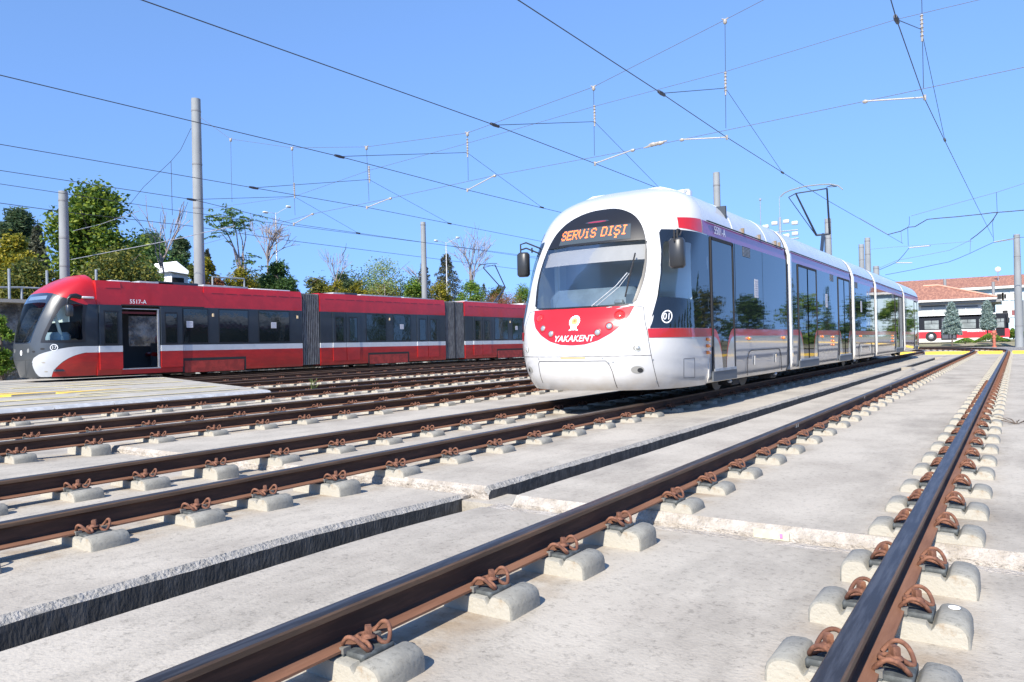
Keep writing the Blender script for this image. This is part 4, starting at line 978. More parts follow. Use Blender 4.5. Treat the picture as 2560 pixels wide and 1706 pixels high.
for y0,y1,m in ((15.67,18.37,R1b),(25.06,27.9,R2),(35.5,38.3,R3)):
    q=MB(); X=RXS+.004; q.box(X-.01,X,y0,y1,.56,.66,matt); q.box(X-.01,X,y0,y0+.08,.16,.56,matt); q.box(X-.01,X,y1-.08,y1,.16,.56,matt); q.build('bogie_cover_gap',m)
    q=MB(); q.box(RXS,RXS+.012,y0+.1,y1-.1,.13,.54,mat('dirty_red',(.36,.035,.025),.55,0,var=.35,vscale=4),.004); q.build('bogie_cover',m)
for mod,y0,y1 in ((R1a,YR,13.46),(R1b,16.6,21.2),(R2,22.2,30.8),(R3,32.5,41.5)):
    q=MB(); 
    y=y0+.3
    while y<y1-.3: q.box(RXS,RXS+.006,y,y+.5,3.085,3.095,matt); y+=.62
    q.build('roof_seam',mod)
text_on(lambda u,v:(RXS+.006,14.05+u,2.66+v),'5517-A',.2,wtxt,bay)
for a,b in ((21.2,22.2),(30.8,32.5)):
    q=MB(); n=int((b-a)/.1)
    for i in range(n):
        y=a+(b-a)*i/n; y2=a+(b-a)*(i+.55)/n; y3=a+(b-a)*(i+1)/n
        for (ya,yb,g) in ((y,y2,-.04),(y2,y3,-.10)):
            q.box(RT.XC-1.325-g,RT.XC+1.325+g,ya,yb,.22,3.30+g*.3,rubber)
    if b-a>1.3: q.box(RT.XC-1.26,RT.XC+1.30,(a+b)/2-.02,(a+b)/2+.02,.2,3.3,matt)
    q.build('bellows',red)
q=MB()   # roof equipment
for y0,y1,z,m in ((13.3,14.0,3.40,whiteband),(14.3,15.6,3.43,steel),(15.0,16.6,3.46,grey),(16.8,18.8,3.44,steel),(19.0,20.9,3.41,whiteband),(23.3,24.0,3.44,steel),(24.0,24.8,3.46,grey),(25.0,27.8,3.43,steel),(28,30.4,3.41,steel),(33.0,36.2,3.42,steel),(39,41.4,3.48,steel)):
    q.box(-27.3,-25.55,y0,y1,3.3,z,m,.02)
q.build('roof_equipment',red,smooth=40)
q=MB(); q.box(-27.3,-25.7,11.8,41,.10,.2,under); q.build('underframe',red)
for y in (16.2,17.8,25.8,27.3,36.2,37.7):
    for s in (1,-1):
        q=MB(); q.lathe([(.29,-.05),(.30,0),(.30,.06),(.33,.062),(.33,.085),(.12,.09)],(RT.XC+s*.70,y,.31),MATS['wheel_steel'],16,'X'); q.build('wheel',red,smooth=40)
# red tram pantograph (on the third module)
pg=empty('pantograph'); pg.parent=red
def z5(x,y): return (860+x/4.9)/KD,(640+y/4.9)/KD
b0=K(*z5(1835,575),'X',-26.5); kn=K(*z5(1975,385),'X',-26.5); kn2=K(*z5(1915,380),'X',-26.9)
Yh=b0.y+.3
t1=K(*z5(1705,145),'Y',Yh); t2=K(*z5(1848,110),'Y',Yh)
q=MB(); q.tube([b0,kn],.05,pbk,8); q.tube([b0+Vector((0,.25,0)),kn+Vector((0,-.05,-.1))],.02,pbk,6); q.build('lower_arm',pg)
q=MB(); q.tube([kn,kn2],.04,pbk,6); q.tube([kn2,t1],.035,pbk,6); q.tube([kn,t2],.035,pbk,6); q.tube([t1,t2],.02,pbk,6); q.build('upper_arm',pg)
for dy in (0,.3):
    q=MB(); q.tube([K(*z5(*c),'Y',Yh+dy) for c in ((1645,130),(1665,112),(1740,100),(1820,92),(1880,95),(1895,112))],.022,pbk,6); q.build('collector_bar',pg)
# ================================================================== poles
def pole(x,y,top,r0,r1,label,bands=(.97,.82,.62)):
    t=empty('pole',(x,y,0),label=label,cat='overhead line pole',group='concrete poles carrying the overhead wires')
    q=MB(); q.tube([(0,0,-.6),(0,0,top*.5),(0,0,top)],[r0,(r0+r1)/2,r1],pole_m,24); q.build('shaft',t,smooth=60)
    for f in bands:
        q=MB(); q.tube([(0,0,top*f-.03),(0,0,top*f+.03)],(r0+(r1-r0)*f)+.010,mat('band_grey',(.20,.20,.20),.6),20); q.build('clamp_band',t,smooth=60)
    return t
p1=K(450,228,'X',-28.55); pole(-28.55,p1.y,p1.z,.235,.185,'tall thick concrete pole rising behind the front half of the red tram',(.955,.76,.60))
p2_=K(145,440,'X',-29.0); pole(-29.0,p2_.y,p2_.z,.18,.155,'short concrete pole behind the nose of the red tram',(.95,.75,.6))
p3=K(972,511,'X',-29.0); pole(-29.0,p3.y,p3.z,.19,.15,'slim concrete pole rising behind the middle of the red tram',(.98,))
pm=K(1646,397,'X',-11.4); pole(-11.4,pm.y,pm.z,.19,.15,'concrete pole rising behind the white tram\'s first module',(.93,))
for (x,y),Y,lb in (((1902,503),54,'pole seen through the pantograph of the white tram'),((1979,562),66,'left of the two slim poles behind the tail of the white tram'),((1993,547),63,'right of the two slim poles behind the tail of the white tram'),((2013,612),60,'short pole topped by clamps just above the white tram\'s tail')):
    p=K(x,y,'Y',Y); pole(p.x,p.y,p.z,.24,.20,lb,(.97,.85))
p5=K(2336,539,'Y',70); pole(p5.x,p5.y,p5.z,.30,.21,'big concrete pole beside the red bus at the right edge',(.985,.8,.17))
for (x,y),Y,lb in (((2171,641),98,'thin grey post in front of the long tiled roof'),((2282,648),98,'thin grey post at the corner of the small tiled house'),((2353,690),105,'thin post beside the big pole at the right edge')):
    p=K(x,y,'Y',Y); pole(p.x,p.y,p.z,.16,.15,lb,())
# ================================================================== overhead wires
def wire(name,pts,r,m,label,cat='overhead wire',group=None):
    q=MB(); q.tube(pts,r,m,6); return q.build(name,label=label,cat=cat,group=group)
def extend(P,d0=30,d1=0):
    a=P[0]+(P[0]-P[1]).normalized()*d0; P=[a]+P
    if d1: P=P+[P[-1]+(P[-1]-P[-2]).normalized()*d1]
    return P
CW=[('nearest track',5.9,[(2047,0),(2060,45),(2123,224),(2170,322),(2253,490),(2281,545)],0),
 ('white tram\'s track',5.82,[(1190,0),(1520,215),(1670,316),(1800,398),(1905,463),(2075,560)],0),
 ('first empty track left of the white tram',5.75,[(325,0),(1137,288),(1367,376),(1520,436)],60),
 ('second empty track left of the white tram',5.65,[(0,173),(780,360),(1074,437),(1245,478)],60),
 ('third empty track left of the white tram',5.65,[(0,332),(583,432),(843,477),(1033,514)],60),
 ('empty track beside the red tram',5.6,[(0,392),(443,459),(675,515),(823,536)],60),
 ('red tram\'s track',5.9,[(0,423),(280,465),(440,489),(1240,592)],30)]
for nm,z,pts,e in CW:
    P=extend([K(*p,'Z',z) for p in pts],25,e); wire('contact_wire',P,.0085,wirem,'contact wire running lengthwise above the '+nm,group='contact wires above the tracks')
wire('contact_wire',extend([K(*p,'X',-29.5) for p in ((0,467),(145,487),(440,520),(640,550),(1240,625))],10),.012,wirem,'lowest thin wire passing behind the short pole at left',group='contact wires above the tracks')
Y0=18.0
TW=[(460,270),(530,320),(671,340),(842,338),(1074,306),(1364,200),(1666,46),(1755,0)]
P=[K(*p,'Y',Y0) for p in TW]; P.append(P[-1]+(P[-1]-P[-2])*2)
wire('span_wire',P,.006,copper,'top sagging span wire that carries the hangers across all tracks')
P=[K(*p,'Y',Y0) for p in ((462,482),(676,452),(848,392),(1073,330),(1365,245),(1667,165),(2060,45),(2250,0),(2500,-60))]; wire('span_wire',P,.005,copper,'middle span wire through the insulators of the hangers')
P=[K(*p,'Y',Y0) for p in ((462,563),(718,492),(897,456),(1136,404),(1454,345),(1567,321),(1988,233),(2353,155),(2600,105))]; wire('span_wire',P,.006,copper,'lowest span wire that holds the registration arms')
wire('span_wire',[K(*p,'Y',15.5) for p in ((439,295),(415,345),(392,372),(330,430),(298,470),(293,478))],.008,wirem,'slanting stay wire going down left from the tallest pole')
wire('span_wire',[K(*p,'Y',14.6) for p in ((160,530),(215,480),(298,468),(440,405))][:0] or [K(*p,'Y',14.6) for p in ((168,531),(230,516),(320,485))],.01,steel,'short cross wire fixed to the short pole at left')
wire('span_wire',[K(*p,'Y',14.6) for p in ((163,597),(250,580),(350,561),(428,545),(462,536),(540,520))],.014,steel,'lower cross wire from the short pole to the tallest pole')
HG=[('leftmost, nearest the tallest pole',(530,320),(533,465),None,None),('second from the left',(671,340),(678,495),(676,430),(675,515)),('third from the left',(842,338),(848,462),(848,392),(843,477)),('fourth from the left',(1074,306),(1076,415),(1074,330),(1074,437)),('fifth, above the white tram\'s nose',(1364,200),(1366,358),(1366,255),(1367,376)),('sixth, the highest complete one',(1666,46),(1668,295),(1667,180),(1670,316)),('rightmost, cut by the top edge',(2117,-60),(2122,203),(2118,50),(2125,224))]
AE=[None,(718,492),(897,456),(1136,404),(1454,345),(1567,321),(1988,233)]
for i,(lb,a,b,ins,end) in enumerate(HG):
    A=K(*a,'Y',Y0);B=K(*b,'Y',Y0); t=empty('wire_hanger',A,label='hanging dropper with insulators on the span wire, '+lb,cat='wire hanger',group='hangers on the span wire'); 
    q=MB(); q.tube([(0,0,0),B-A],.007,wirem,5); q.build('dropper',t)
    q=MB(); q.lathe([(.03,0),(.05,.03),(.045,.08),(.02,.12)],(0,0,-.1),insul,10); q.tube([(-.08,0,.04),(0,0,0),(.08,0,.03)],.016,insul,6); q.build('clamp',t,smooth=50)
    if ins:
        I=K(*ins,'Y',Y0)-A; f=(B-A)/(B-A).length
        q=MB(); L_=.5
        for k in range(6): q.lathe([(.018,0),(.04,.02),(.018,.05)],I+f*(k*.085-.1),insul,8)
        q.tube([I-f*.12,I+f*.42],.022,insul,8); q.build('insulator',t,smooth=50)
    if AE[i]:
        E_=K(*end,'Y',Y0);S_=K(*AE[i],'Y',Y0); ar=empty('registration_arm',E_,label='grey registration arm, '+lb.replace('above the white tram\'s nose','over the white tram\'s nose'),cat='registration arm',group='registration arms on the contact wires')
        q=MB(); q.tube([(0,0,0),S_-E_],.017,mat('arm_grey',(.42,.40,.37),.6),8); q.build('arm_tube',ar,smooth=60)
        q=MB(); q.tube([(0,0,-.06),(0,0,.05)],.03,insul,8); q.build('clamp',ar); q=MB(); q.lathe([(.03,0),(.045,.05),(.03,.1)],S_-E_+Vector((-.05,0,-.01)),insul,8,'X'); q.build('insulator',ar)
for lb,a,b,c,z in (('over the nearest track',(2060,45),(2117,68),(2171,322),5.9),('over the white tram',(1520,215),(1667,203),(1798,397),5.82),('left of the white tram\'s nose',(1137,288),(1366,280),(1518,435),5.75),('over the second empty track',(780,360),(1073,351),(1245,477),5.65),('over the third empty track',(583,432),(848,413),(1033,514),5.65),('beside the tallest pole',(440,459),(676,452),(823,536),5.6)):
    A,B,C=K(*a,'Z',z),K(*b,'Y',Y0),K(*c,'Z',z)
    q=MB(); q.tube([A,B],.008,wirem,5); q.tube([B,C],.006,wirem,5); q.lathe([(.03,-.15),(.04,0),(.03,.15)],A,wirem,8,'Y'); q.lathe([(.03,-.1),(.03,.1)],C,wirem,8,'Y')
    q.build('bridle_wire',label='bridle wire slanting from its hanger to the contact wire, '+lb,cat='bridle wire',group='bridle wires')
wire('span_wire',[K(*p,'X',-30) for p in ((530,480),(533,320))][:0] or [K(*p,'X',-29.5) for p in ((393,372),(396,495))],.012,wirem,'thin hanging wire left of the tallest pole')
q=MB(); c=K(1515-7,331,'Y',Y0); q.tube([c+Vector((-.35,0,-.05)),c,c+Vector((.3,0,.03))],[.015,.05,.015],insul,8); q.lathe([(.03,-.2),(.06,-.1),(.03,0),(.06,.1),(.03,.2)],c,insul,8,'X'); q.build('insulator',label='brown insulator on the lowest span wire above the white tram\'s nose',cat='insulator')
# far overhead lines at the right
def z6(x,y): return (2150+x/3.563)/KD,(480+y/3.563)/KD
FW=[([(250,380),(365,350),(430,315),(490,310),(540,280),(600,245),(700,235),(860,222),(1070,200),(1190,185),(1330,175),(1461,163),(1700,150)],.03,'black feeder cable swaying across the sky at far right',55),
 ([(170,695),(250,662),(330,625),(390,560),(437,500),(630,480)],.02,'curved dark wire dropping left above the white tram\'s tail',58),
 ([(985,425),(1040,385),(1100,335),(1150,290),(1190,240),(1225,185)],.03,'short thick black cable rising right of the white tram\'s tail',55),
 ([(225,740),(475,693),(640,655),(790,625),(870,595),(980,548),(1080,500),(1190,450),(1400,408),(1500,402)],.02,'long pale wire curving from the tram\'s tail to the big right pole',66),
 ([(170,680),(330,610),(600,560),(800,520),(985,430)],.012,'thin wire between the two dark far cables',60),
 ([(455,215),(760,130),(1215,5),(1600,-120)],.012,'faint thin span wire high at the far right',55),
 ([(60,515),(300,492),(640,470),(1000,440)],.010,'faint horizontal wire behind the far cables',66),
 ([(0,235),(250,380)],.012,'end of the tram contact wire reaching the black feeder cable',50),
 ([(440,220),(440,290),(425,320),(430,480)],.014,'far dropper hanging from the left end of the black cable',55),
 ([(365,350),(372,455)],.012,'small hanging wire loop left of the far dropper',55),
 ([(1215,5),(1222,180),(1180,270),(1190,440)],.014,'far dropper hanging at the right end of the black cable',55),
 ([(985,425),(980,545)],.012,'thin hanging wire in the middle of the far lines',62)]
for pts,r,lb,Y in FW: wire('overhead_wire',[K(*z6(*p),'Y',Y) for p in pts],r,wirem if r>.013 else copper,lb,group='far overhead lines')
q=MB(); q.tube([K(*z6(1195,448),'Y',68),K(*z6(1370,418),'Y',68)],.05,MATS['arm_grey'],8); q.build('registration_arm',label='long grey arm reaching left from the big right pole',cat='registration arm')
q=MB(); q.tube([K(*z6(437,498),'Y',58),K(*z6(620,480),'Y',58)],.04,MATS['arm_grey'],8); q.build('registration_arm',label='grey arm above the tail of the white tram',cat='registration arm')
q=MB(); q.tube([K(*z6(320,632),'Y',60),K(*z6(465,632),'Y',60)],.035,MATS['arm_grey'],8); q.build('registration_arm',label='small level arm just over the white tram\'s tail',cat='registration arm')
# ================================================================== trees
def leafm(nm,c): return mat(nm,tuple(min(.5,x*1.35) for x in c),.55,0,sub=.3,spec=.3)
LM={'dark':[leafm('leaf_dark_a',(.028,.058,.018)),leafm('leaf_dark_b',(.045,.085,.022)),leafm('leaf_dark_c',(.07,.12,.03))],
 'walnut':[leafm('leaf_walnut_a',(.035,.07,.012)),leafm('leaf_walnut_b',(.08,.125,.015)),leafm('leaf_walnut_c',(.15,.185,.02))],
 'yellow':[leafm('leaf_yellow_a',(.07,.085,.012)),leafm('leaf_yellow_b',(.16,.15,.015)),leafm('leaf_yellow_c',(.26,.215,.02))],
 'olive':[leafm('leaf_olive_a',(.035,.055,.014)),leafm('leaf_olive_b',(.075,.09,.018)),leafm('leaf_olive_c',(.14,.13,.022))],
 'pine':[leafm('needle_a',(.03,.055,.025)),leafm('needle_b',(.05,.085,.035)),leafm('needle_c',(.075,.10,.045))],
 'fir':[leafm('fir_a',(.045,.05,.033)),leafm('fir_b',(.07,.078,.05)),leafm('fir_c',(.10,.10,.07))],
 'locust':[leafm('leaf_locust_a',(.10,.16,.05)),leafm('leaf_locust_b',(.17,.23,.07)),leafm('leaf_locust_c',(.24,.27,.09))],
 'blue':[leafm('leaf_blue_a',(.13,.18,.16)),leafm('leaf_blue_b',(.20,.26,.235)),leafm('leaf_blue_c',(.28,.34,.31))],
 'red':[leafm('leaf_red_a',(.17,.05,.03)),leafm('leaf_red_b',(.25,.09,.04)),leafm('leaf_red_c',(.12,.09,.03))],
 'green':[leafm('leaf_green_a',(.05,.11,.014)),leafm('leaf_green_b',(.09,.16,.02)),leafm('leaf_green_c',(.15,.20,.03))]}
def leaf(q,c,s,r,mats,asp=.5,down=0):
    d=Vector((r.gauss(0,1),r.gauss(0,1),r.gauss(0,.6)-down)).normalized(); u=d.cross(Vector((r.gauss(0,1),r.gauss(0,1),r.gauss(0,1)))).normalized()
    m=mats[min(2,int(r.random()*3))]
    a=c-d*s*.5;b=c+u*s*asp*.5;e=c+d*s*.5;f=c-u*s*asp*.5
    i=len(q.v);q.v+=[tuple(a),tuple(b),tuple(e),tuple(f)];q.f.append((i,i+1,i+2,i+3));q.m.append(q.mi(m))
def trunk(q,base,top,r0,rnd,limbs=6,spread=1.5,m=bark):
    P=[];n=5
    for i in range(n+1):
        f=i/n;P.append(base+(top-base)*f+Vector((rnd.uniform(-.1,.1),rnd.uniform(-.1,.1),0))*(f*(top-base).length*.12))
    q.tube(P,[r0*(1-.75*i/n) for i in range(n+1)],m,7)
    for k in range(limbs):
        i=rnd.randint(1,n-1);a=P[i];an=rnd.uniform(0,2*PI);L_=spread*rnd.uniform(.5,1)
        b=a+Vector((math.cos(an)*L_,math.sin(an)*L_,L_*rnd.uniform(.4,1)));q.tube([a,(a+b)/2+Vector((0,0,.05)),b],[r0*.4,r0*.28,r0*.1],m,5)
def tree(name,label,cx,cy,z0,h,wd,kind,nl=2500,ls=.22,clumps=16,seed=1,cbase=.25,cat='tree',asp=.55,group='trees and bushes on the bank behind the red tram',tr=.12,cm=bark,shape=1.0):
    if 'bank' in group and kind!='locust': nl=int(nl*1.25)
    rnd=random.Random(seed*77+5); t=empty(name,(cx,cy,z0),label=label,cat=cat,group=group)
    q=MB(); trunk(q,Vector((0,0,-.3)),Vector((rnd.uniform(-.05,.05)*wd,0,h*.8)),tr,rnd,7,wd*.33,cm); q.build('trunk',t,smooth=60)
    q=MB(); cl=[]
    for k in range(clumps):
        f=rnd.random(); zc_=h*(cbase+(.93-cbase)*f); rad=wd*.5*(math.sin(PI*min(1,max(.12,(f*.9+.12))))**.6)*shape
        an=rnd.uniform(0,2*PI);rr=rad*rnd.random()**.5*.72; s=wd*rnd.uniform(.13,.24)
        cl.append((Vector((rr*math.cos(an),rr*math.sin(an),zc_)),s))
    for _ in range(nl):
        c,s=cl[rnd.randrange(clumps)]; d=Vector((rnd.gauss(0,1),rnd.gauss(0,1),rnd.gauss(0,.8)));d.normalize()
        leaf(q,c+d*s*rnd.uniform(.35,1.12),ls*rnd.uniform(.6,1.3),rnd,LM[kind],asp)
    q.build('crown',t,norec=True)
    return t
def conifer(name,label,cx,cy,z0,h,wd,kind,seed=1,nl=2600,ls=.28,cat='tree',group='trees and bushes on the bank behind the red tram',base=.06,fat=1.0):
    rnd=random.Random(seed*31); t=empty(name,(cx,cy,z0),label=label,cat=cat,group=group)
    q=MB(); q.tube([(0,0,-.3),(0,0,h*.5),(0,0,h*.97)],[.02*h,.012*h,.003*h],bark,7); q.build('trunk',t)
    q=MB(); nb=int(46)
    br=[]
    for k in range(nb):
        f=k/nb; z=h*(base+(1-base)*f); L_=wd*.5*((1-f)**fat)*rnd.uniform(.7,1.15)+.04*wd; an=k*2.4; br.append((z,L_,an))
    for _ in range(nl):
        z,L_,an=br[min(nb-1,int(nb*rnd.random()**1.35))]; u=rnd.random()**.6; a=an+rnd.gauss(0,.28)
        c=Vector((math.cos(a)*L_*u,math.sin(a)*L_*u,z+u*L_*.15-u*u*L_*.25+rnd.gauss(0,.02)*h)); leaf(q,c,ls*rnd.uniform(.6,1.3),rnd,LM[kind],.3)
    q.build('crown',t,norec=True); return t
def bare(name,label,base,h,wd,seed=1,m=barkl,group='trees and bushes on the bank behind the red tram',r0=.07,stems=4,depth=4):
    rnd=random.Random(seed*13); t=empty(name,base,label=label,cat='tree',group=group); q=MB(); tw=MB()
    def grow(p,d,L_,r,lv):
        e=p+d*L_; mid=(p+e)/2+Vector((rnd.gauss(0,1),rnd.gauss(0,1),0))*L_*.06
        (q if lv<2 else tw).tube([p,mid,e],[r,r*.85,max(r*.62,.014)],m,5 if lv<2 else 3,cap=False)
        if lv>=depth:return
        for _ in range(rnd.choice((2,3,3)) if lv else stems):
            dd=(d+Vector((rnd.gauss(0,.36),rnd.gauss(0,.36),rnd.gauss(.06,.15)))*(wd/h)*1.9).normalized()
            grow(p+(e-p)*rnd.uniform(.55,1),dd,L_*rnd.uniform(.68,.95),max(r*.58,.02),lv+1)
    grow(Vector((0,0,-.2)),Vector((0,0,1)),h*.36,r0,0)
    q.build('trunk',t,smooth=60); tw.build('crown',t); return t
def tr(fn,name,label,x0,x1,ytop,ybase,X,kind=None,**k):
    """a tree spanning display columns x0..x1 at depth plane X"""
    c=K((x0+x1)/2,ybase,'X',X); a=K((x0+x1)/2,ytop,'X',X); D=(c-CAM).dot(_F); wd=(x1-x0)*KD/FPX*D
    return fn(name,label,c.x,c.y,c.z,max(.6,a.z-c.z),wd,kind,**k)
tr(tree,'pine_tree','dark green round-topped pine at the far left edge',-20,105,487,650,-56,'pine',nl=8500,ls=.34,clumps=34,seed=1,tr=.25,asp=.28)
tr(conifer,'fir_tree','dark grey-green fir between the left pines',50,125,520,640,-54,'fir',seed=2,nl=2600,ls=.36)
tr(tree,'bush','orange-yellow leafy bush at the far left edge',-30,95,548,690,-40,'yellow',nl=9500,ls=.18,clumps=36,seed=3,cbase=.02)
tr(tree,'bush','yellow bush low at the left under the orange one',-10,150,610,690,-38,'olive',nl=5500,ls=.16,clumps=30,seed=33,cbase=.0)
tr(tree,'walnut_tree','tall bright green tree with big leaves behind the short pole',108,325,434,670,-42,'walnut',nl=13000,ls=.25,clumps=52,seed=4,cbase=.05,asp=.6,tr=.2)
tr(tree,'bush','dark olive bushes in the shade below the tall green tree',150,380,600,690,-38,'olive',nl=11000,ls=.18,clumps=44,seed=5,cbase=0)
tr(tree,'broadleaf_tree','broad dark tree filling the space behind the kiosk',225,440,566,700,-50,'dark',nl=9000,ls=.26,clumps=44,seed=41,cbase=0,tr=.2)
tr(tree,'bush','low green bushes left of the kiosk',310,385,612,700,-40,'green',nl=4500,ls=.16,clumps=24,seed=42,cbase=0)
tr(tree,'bush','dark bush between kiosk and tallest pole',425,462,610,700,-40,'olive',nl=2500,ls=.16,clumps=14,seed=43,cbase=0)
tr(tree,'bush','low dark hedge mass far behind the yellow bushes',700,1010,660,700,-58,'pine',nl=7000,ls=.26,clumps=60,seed=44,cbase=0)
tr(tree,'bush','low olive growth along the bank right of the kiosk',470,700,652,700,-50,'olive',nl=6000,ls=.2,clumps=50,seed=45,cbase=0)
tr(tree,'pine_tree','dark pine behind the right side of the tall green tree',300,395,540,660,-52,'pine',nl=6500,ls=.34,clumps=24,seed=6,tr=.2,asp=.28)
tr(tree,'pine_tree','small pine just left of the tallest pole',385,450,552,660,-54,'pine',nl=5000,ls=.34,clumps=18,seed=7,tr=.2,asp=.28)
tr(conifer,'fir_tree','small fir just right of the tallest pole',445,510,575,670,-50,'fir',seed=8,nl=2000,ls=.3)
tr(tree,'bush','yellow-green bush just right of the tallest pole',440,505,598,670,-42,'yellow',nl=2600,ls=.16,clumps=14,seed=9,cbase=.0)
tr(tree,'bush','small reddish bush beside the railing above the red tram',475,525,640,672,-41,'red',nl=900,ls=.14,clumps=8,seed=10,cbase=0)
tr(tree,'bush','round yellow bush above the roof of the red tram',515,592,622,675,-42,'yellow',nl=3600,ls=.14,clumps=16,seed=11,cbase=0)
tr(tree,'broadleaf_tree','compact dark green tree above the first bellows of the red tram',592,690,606,690,-42,'dark',nl=7000,ls=.18,clumps=30,seed=12,cbase=0)
tr(tree,'bush','brownish olive bush right of the compact dark green tree',686,755,632,692,-44,'olive',nl=3600,ls=.18,clumps=16,seed=13,cbase=0)
tr(tree,'pine_tree','low green pine between the yellow bushes',750,826,632,692,-50,'pine',nl=3000,ls=.26,clumps=16,seed=14,cbase=0,asp=.3)
tr(tree,'bush','yellow bush under the thin bare tree',745,800,645,692,-42,'yellow',nl=2400,ls=.14,clumps=12,seed=15,cbase=0)
tr(tree,'bush','yellow-green bush between thin bare tree and feathery tree',798,850,650,692,-43,'yellow',nl=2000,ls=.14,clumps=10,seed=16,cbase=0)
tr(tree,'locust_tree','light feathery green tree left of the slim pole',825,945,598,695,-44,'locust',nl=1900,ls=.20,clumps=26,seed=17,cbase=.25,asp=.3,tr=.07,cm=barkl)
tr(tree,'bush','pale yellow bush under the feathery tree',835,925,655,697,-46,'yellow',nl=2600,ls=.14,clumps=14,seed=18,cbase=0)
tr(tree,'bush','dark green bush just left of the slim pole',918,978,640,697,-42,'green',nl=3400,ls=.16,clumps=14,seed=19,cbase=0)
tr(conifer,'fir_tree','grey-green fir hidden behind the slim pole',940,1010,600,700,-50,'fir',seed=20,nl=2600,ls=.3)
tr(conifer,'fir_tree','tall pointed fir right of the slim pole',980,1075,585,705,-48,'fir',seed=21,nl=5200,ls=.3,fat=.8)
tr(tree,'bush','yellow bush at the foot of the tall pointed fir',980,1045,652,700,-42,'yellow',nl=2600,ls=.15,clumps=14,seed=22,cbase=0)
tr(tree,'bush','round green bush left of the red tram\'s pantograph',1045,1118,650,705,-42,'green',nl=4200,ls=.16,clumps=18,seed=23,cbase=0)
tr(conifer,'fir_tree','thin small fir under the red tram\'s pantograph',1095,1130,652,705,-44,'fir',seed=24,nl=900,ls=.2)
tr(tree,'bush','pale olive bush right of the red tram\'s pantograph',1115,1178,652,705,-46,'olive',nl=3000,ls=.16,clumps=14,seed=25,cbase=0)
tr(tree,'bush','green bush beside the nose of the white tram',1165,1235,660,710,-48,'green',nl=3000,ls=.18,clumps=14,seed=26,cbase=0)
tr(tree,'hedge','low reddish hedge just above the red tram\'s last roof',1085,1230,688,712,-38,'red',nl=3600,ls=.10,clumps=60,seed=27,cbase=0,cat='hedge')
tr(tree,'bush','leafy green bush at the foot of the rock wall, left edge',-30,34,725,860,-32.3,'green',nl=4200,ls=.12,clumps=26,seed=28,cbase=0)
def br(label,x0,x1,ytop,ybase,X,**k):
    c=K((x0+x1)/2,ybase,'X',X);a=K((x0+x1)/2,ytop,'X',X);D=(c-CAM).dot(_F);wd=(x1-x0)*KD/FPX*D
    return bare('bare_tree',label,tuple(c),a.z-c.z,wd,**k)
br('slender bare tree just left of the tallest pole',330,412,425,660,-41,seed=3,r0=.07,stems=5,depth=3)
br('wide bare tree with reddish twigs right of the tallest pole',560,672,500,640,-46,seed=4,r0=.10,stems=6)
br('small thin bare tree above the first bellows',752,792,572,680,-43,seed=5,r0=.06,stems=4,depth=3)
br('bare tree beside the tall pointed fir',1040,1125,540,700,-47,seed=6,r0=.12,stems=6)
br('thin bare tree behind the slim pole',945,985,590,690,-48,seed=8,r0=.05,stems=3,depth=3)
# tree of heaven: bare stems with feathery tufts
def heaven():
    b=K(560,650,'X',-42); t=empty('ailanthus_tree',b,label='lanky tree with feathery leaf tufts on bare stems right of the tallest pole',cat='tree',group='trees and bushes on the bank behind the red tram'); r=random.Random(9); q=MB(); lf=MB()
    for (x,y,n,w_) in ((498,486,110,26),(530,478,150,30),(560,490,120,26),(515,504,80,22),(545,500,70,24),(508,520,40,20),(566,585,90,20),(578,600,60,18)):
        e=K(x,y+15,'X',-42)-b; q.tube([(0,0,0),(r.uniform(-.2,.2),e.y*.2+r.uniform(-.15,.15),e.z*.4),(r.uniform(-.2,.2),e.y*.55+r.uniform(-.2,.2),e.z*.72),e],[.07,.05,.035,.018],barkl,5)
        for _ in range(n//9):
            an=r.uniform(0,2*PI); L_=r.uniform(.45,.95); d=Vector((math.cos(an),math.sin(an),r.uniform(-.15,.35)))
            c0=e+Vector((r.gauss(0,.2),r.gauss(0,.4),r.gauss(0,.3)))
            for k in range(9):
                p=c0+d*L_*(k/8)-Vector((0,0,.35*(k/8)**2*L_))
                for s in (1,-1):
                    leaf(lf,p+Vector((-d.y,d.x,0))*s*.09+Vector((0,0,-.03)),.26,r,LM['dark'] if r.random()<.7 else LM['green'],.3,down=.4)
    q.build('trunk',t,smooth=60); lf.build('crown',t,norec=True)
heaven()
# reflected surroundings on the right of the track, outside the frame
_rr=random.Random(21)
for i,(x,y,h,w_,k) in enumerate(((5.2,107,6.6,5,'green'),(9,104,6.2,7,'dark'),(14,98,7,8,'green'),(19,90,6,8,'dark'),(25,92,7.6,8,'olive'),(31,84,6.4,8,'dark'),(37,80,7.2,9,'green'),(43,72,6.2,9,'dark'),(50,66,7,9,'pine'),(58,58,8,10,'dark'),(64,46,8,10,'green'),(70,32,9,12,'dark'))):
    tree('broadleaf_tree',ordinal(i+1)+' broad tree of the row right of the yard, mirrored in the tram windows',x,y,-.5,h,w_,k,nl=2200,ls=.5,clumps=18,seed=50+i,cbase=.02,group='row of trees right of the yard')
for i,(x,y,h) in enumerate(((11,95,7.5),(13,86,8.5),(22,80,9),(34,70,8.5))):
    conifer('cypress_tree',ordinal(i+1)+' slim cypress right of the yard, mirrored in the tram windows',x,y,-.5,h,2.2,'dark',seed=80+i,nl=1500,ls=.4,group='cypresses right of the yard')
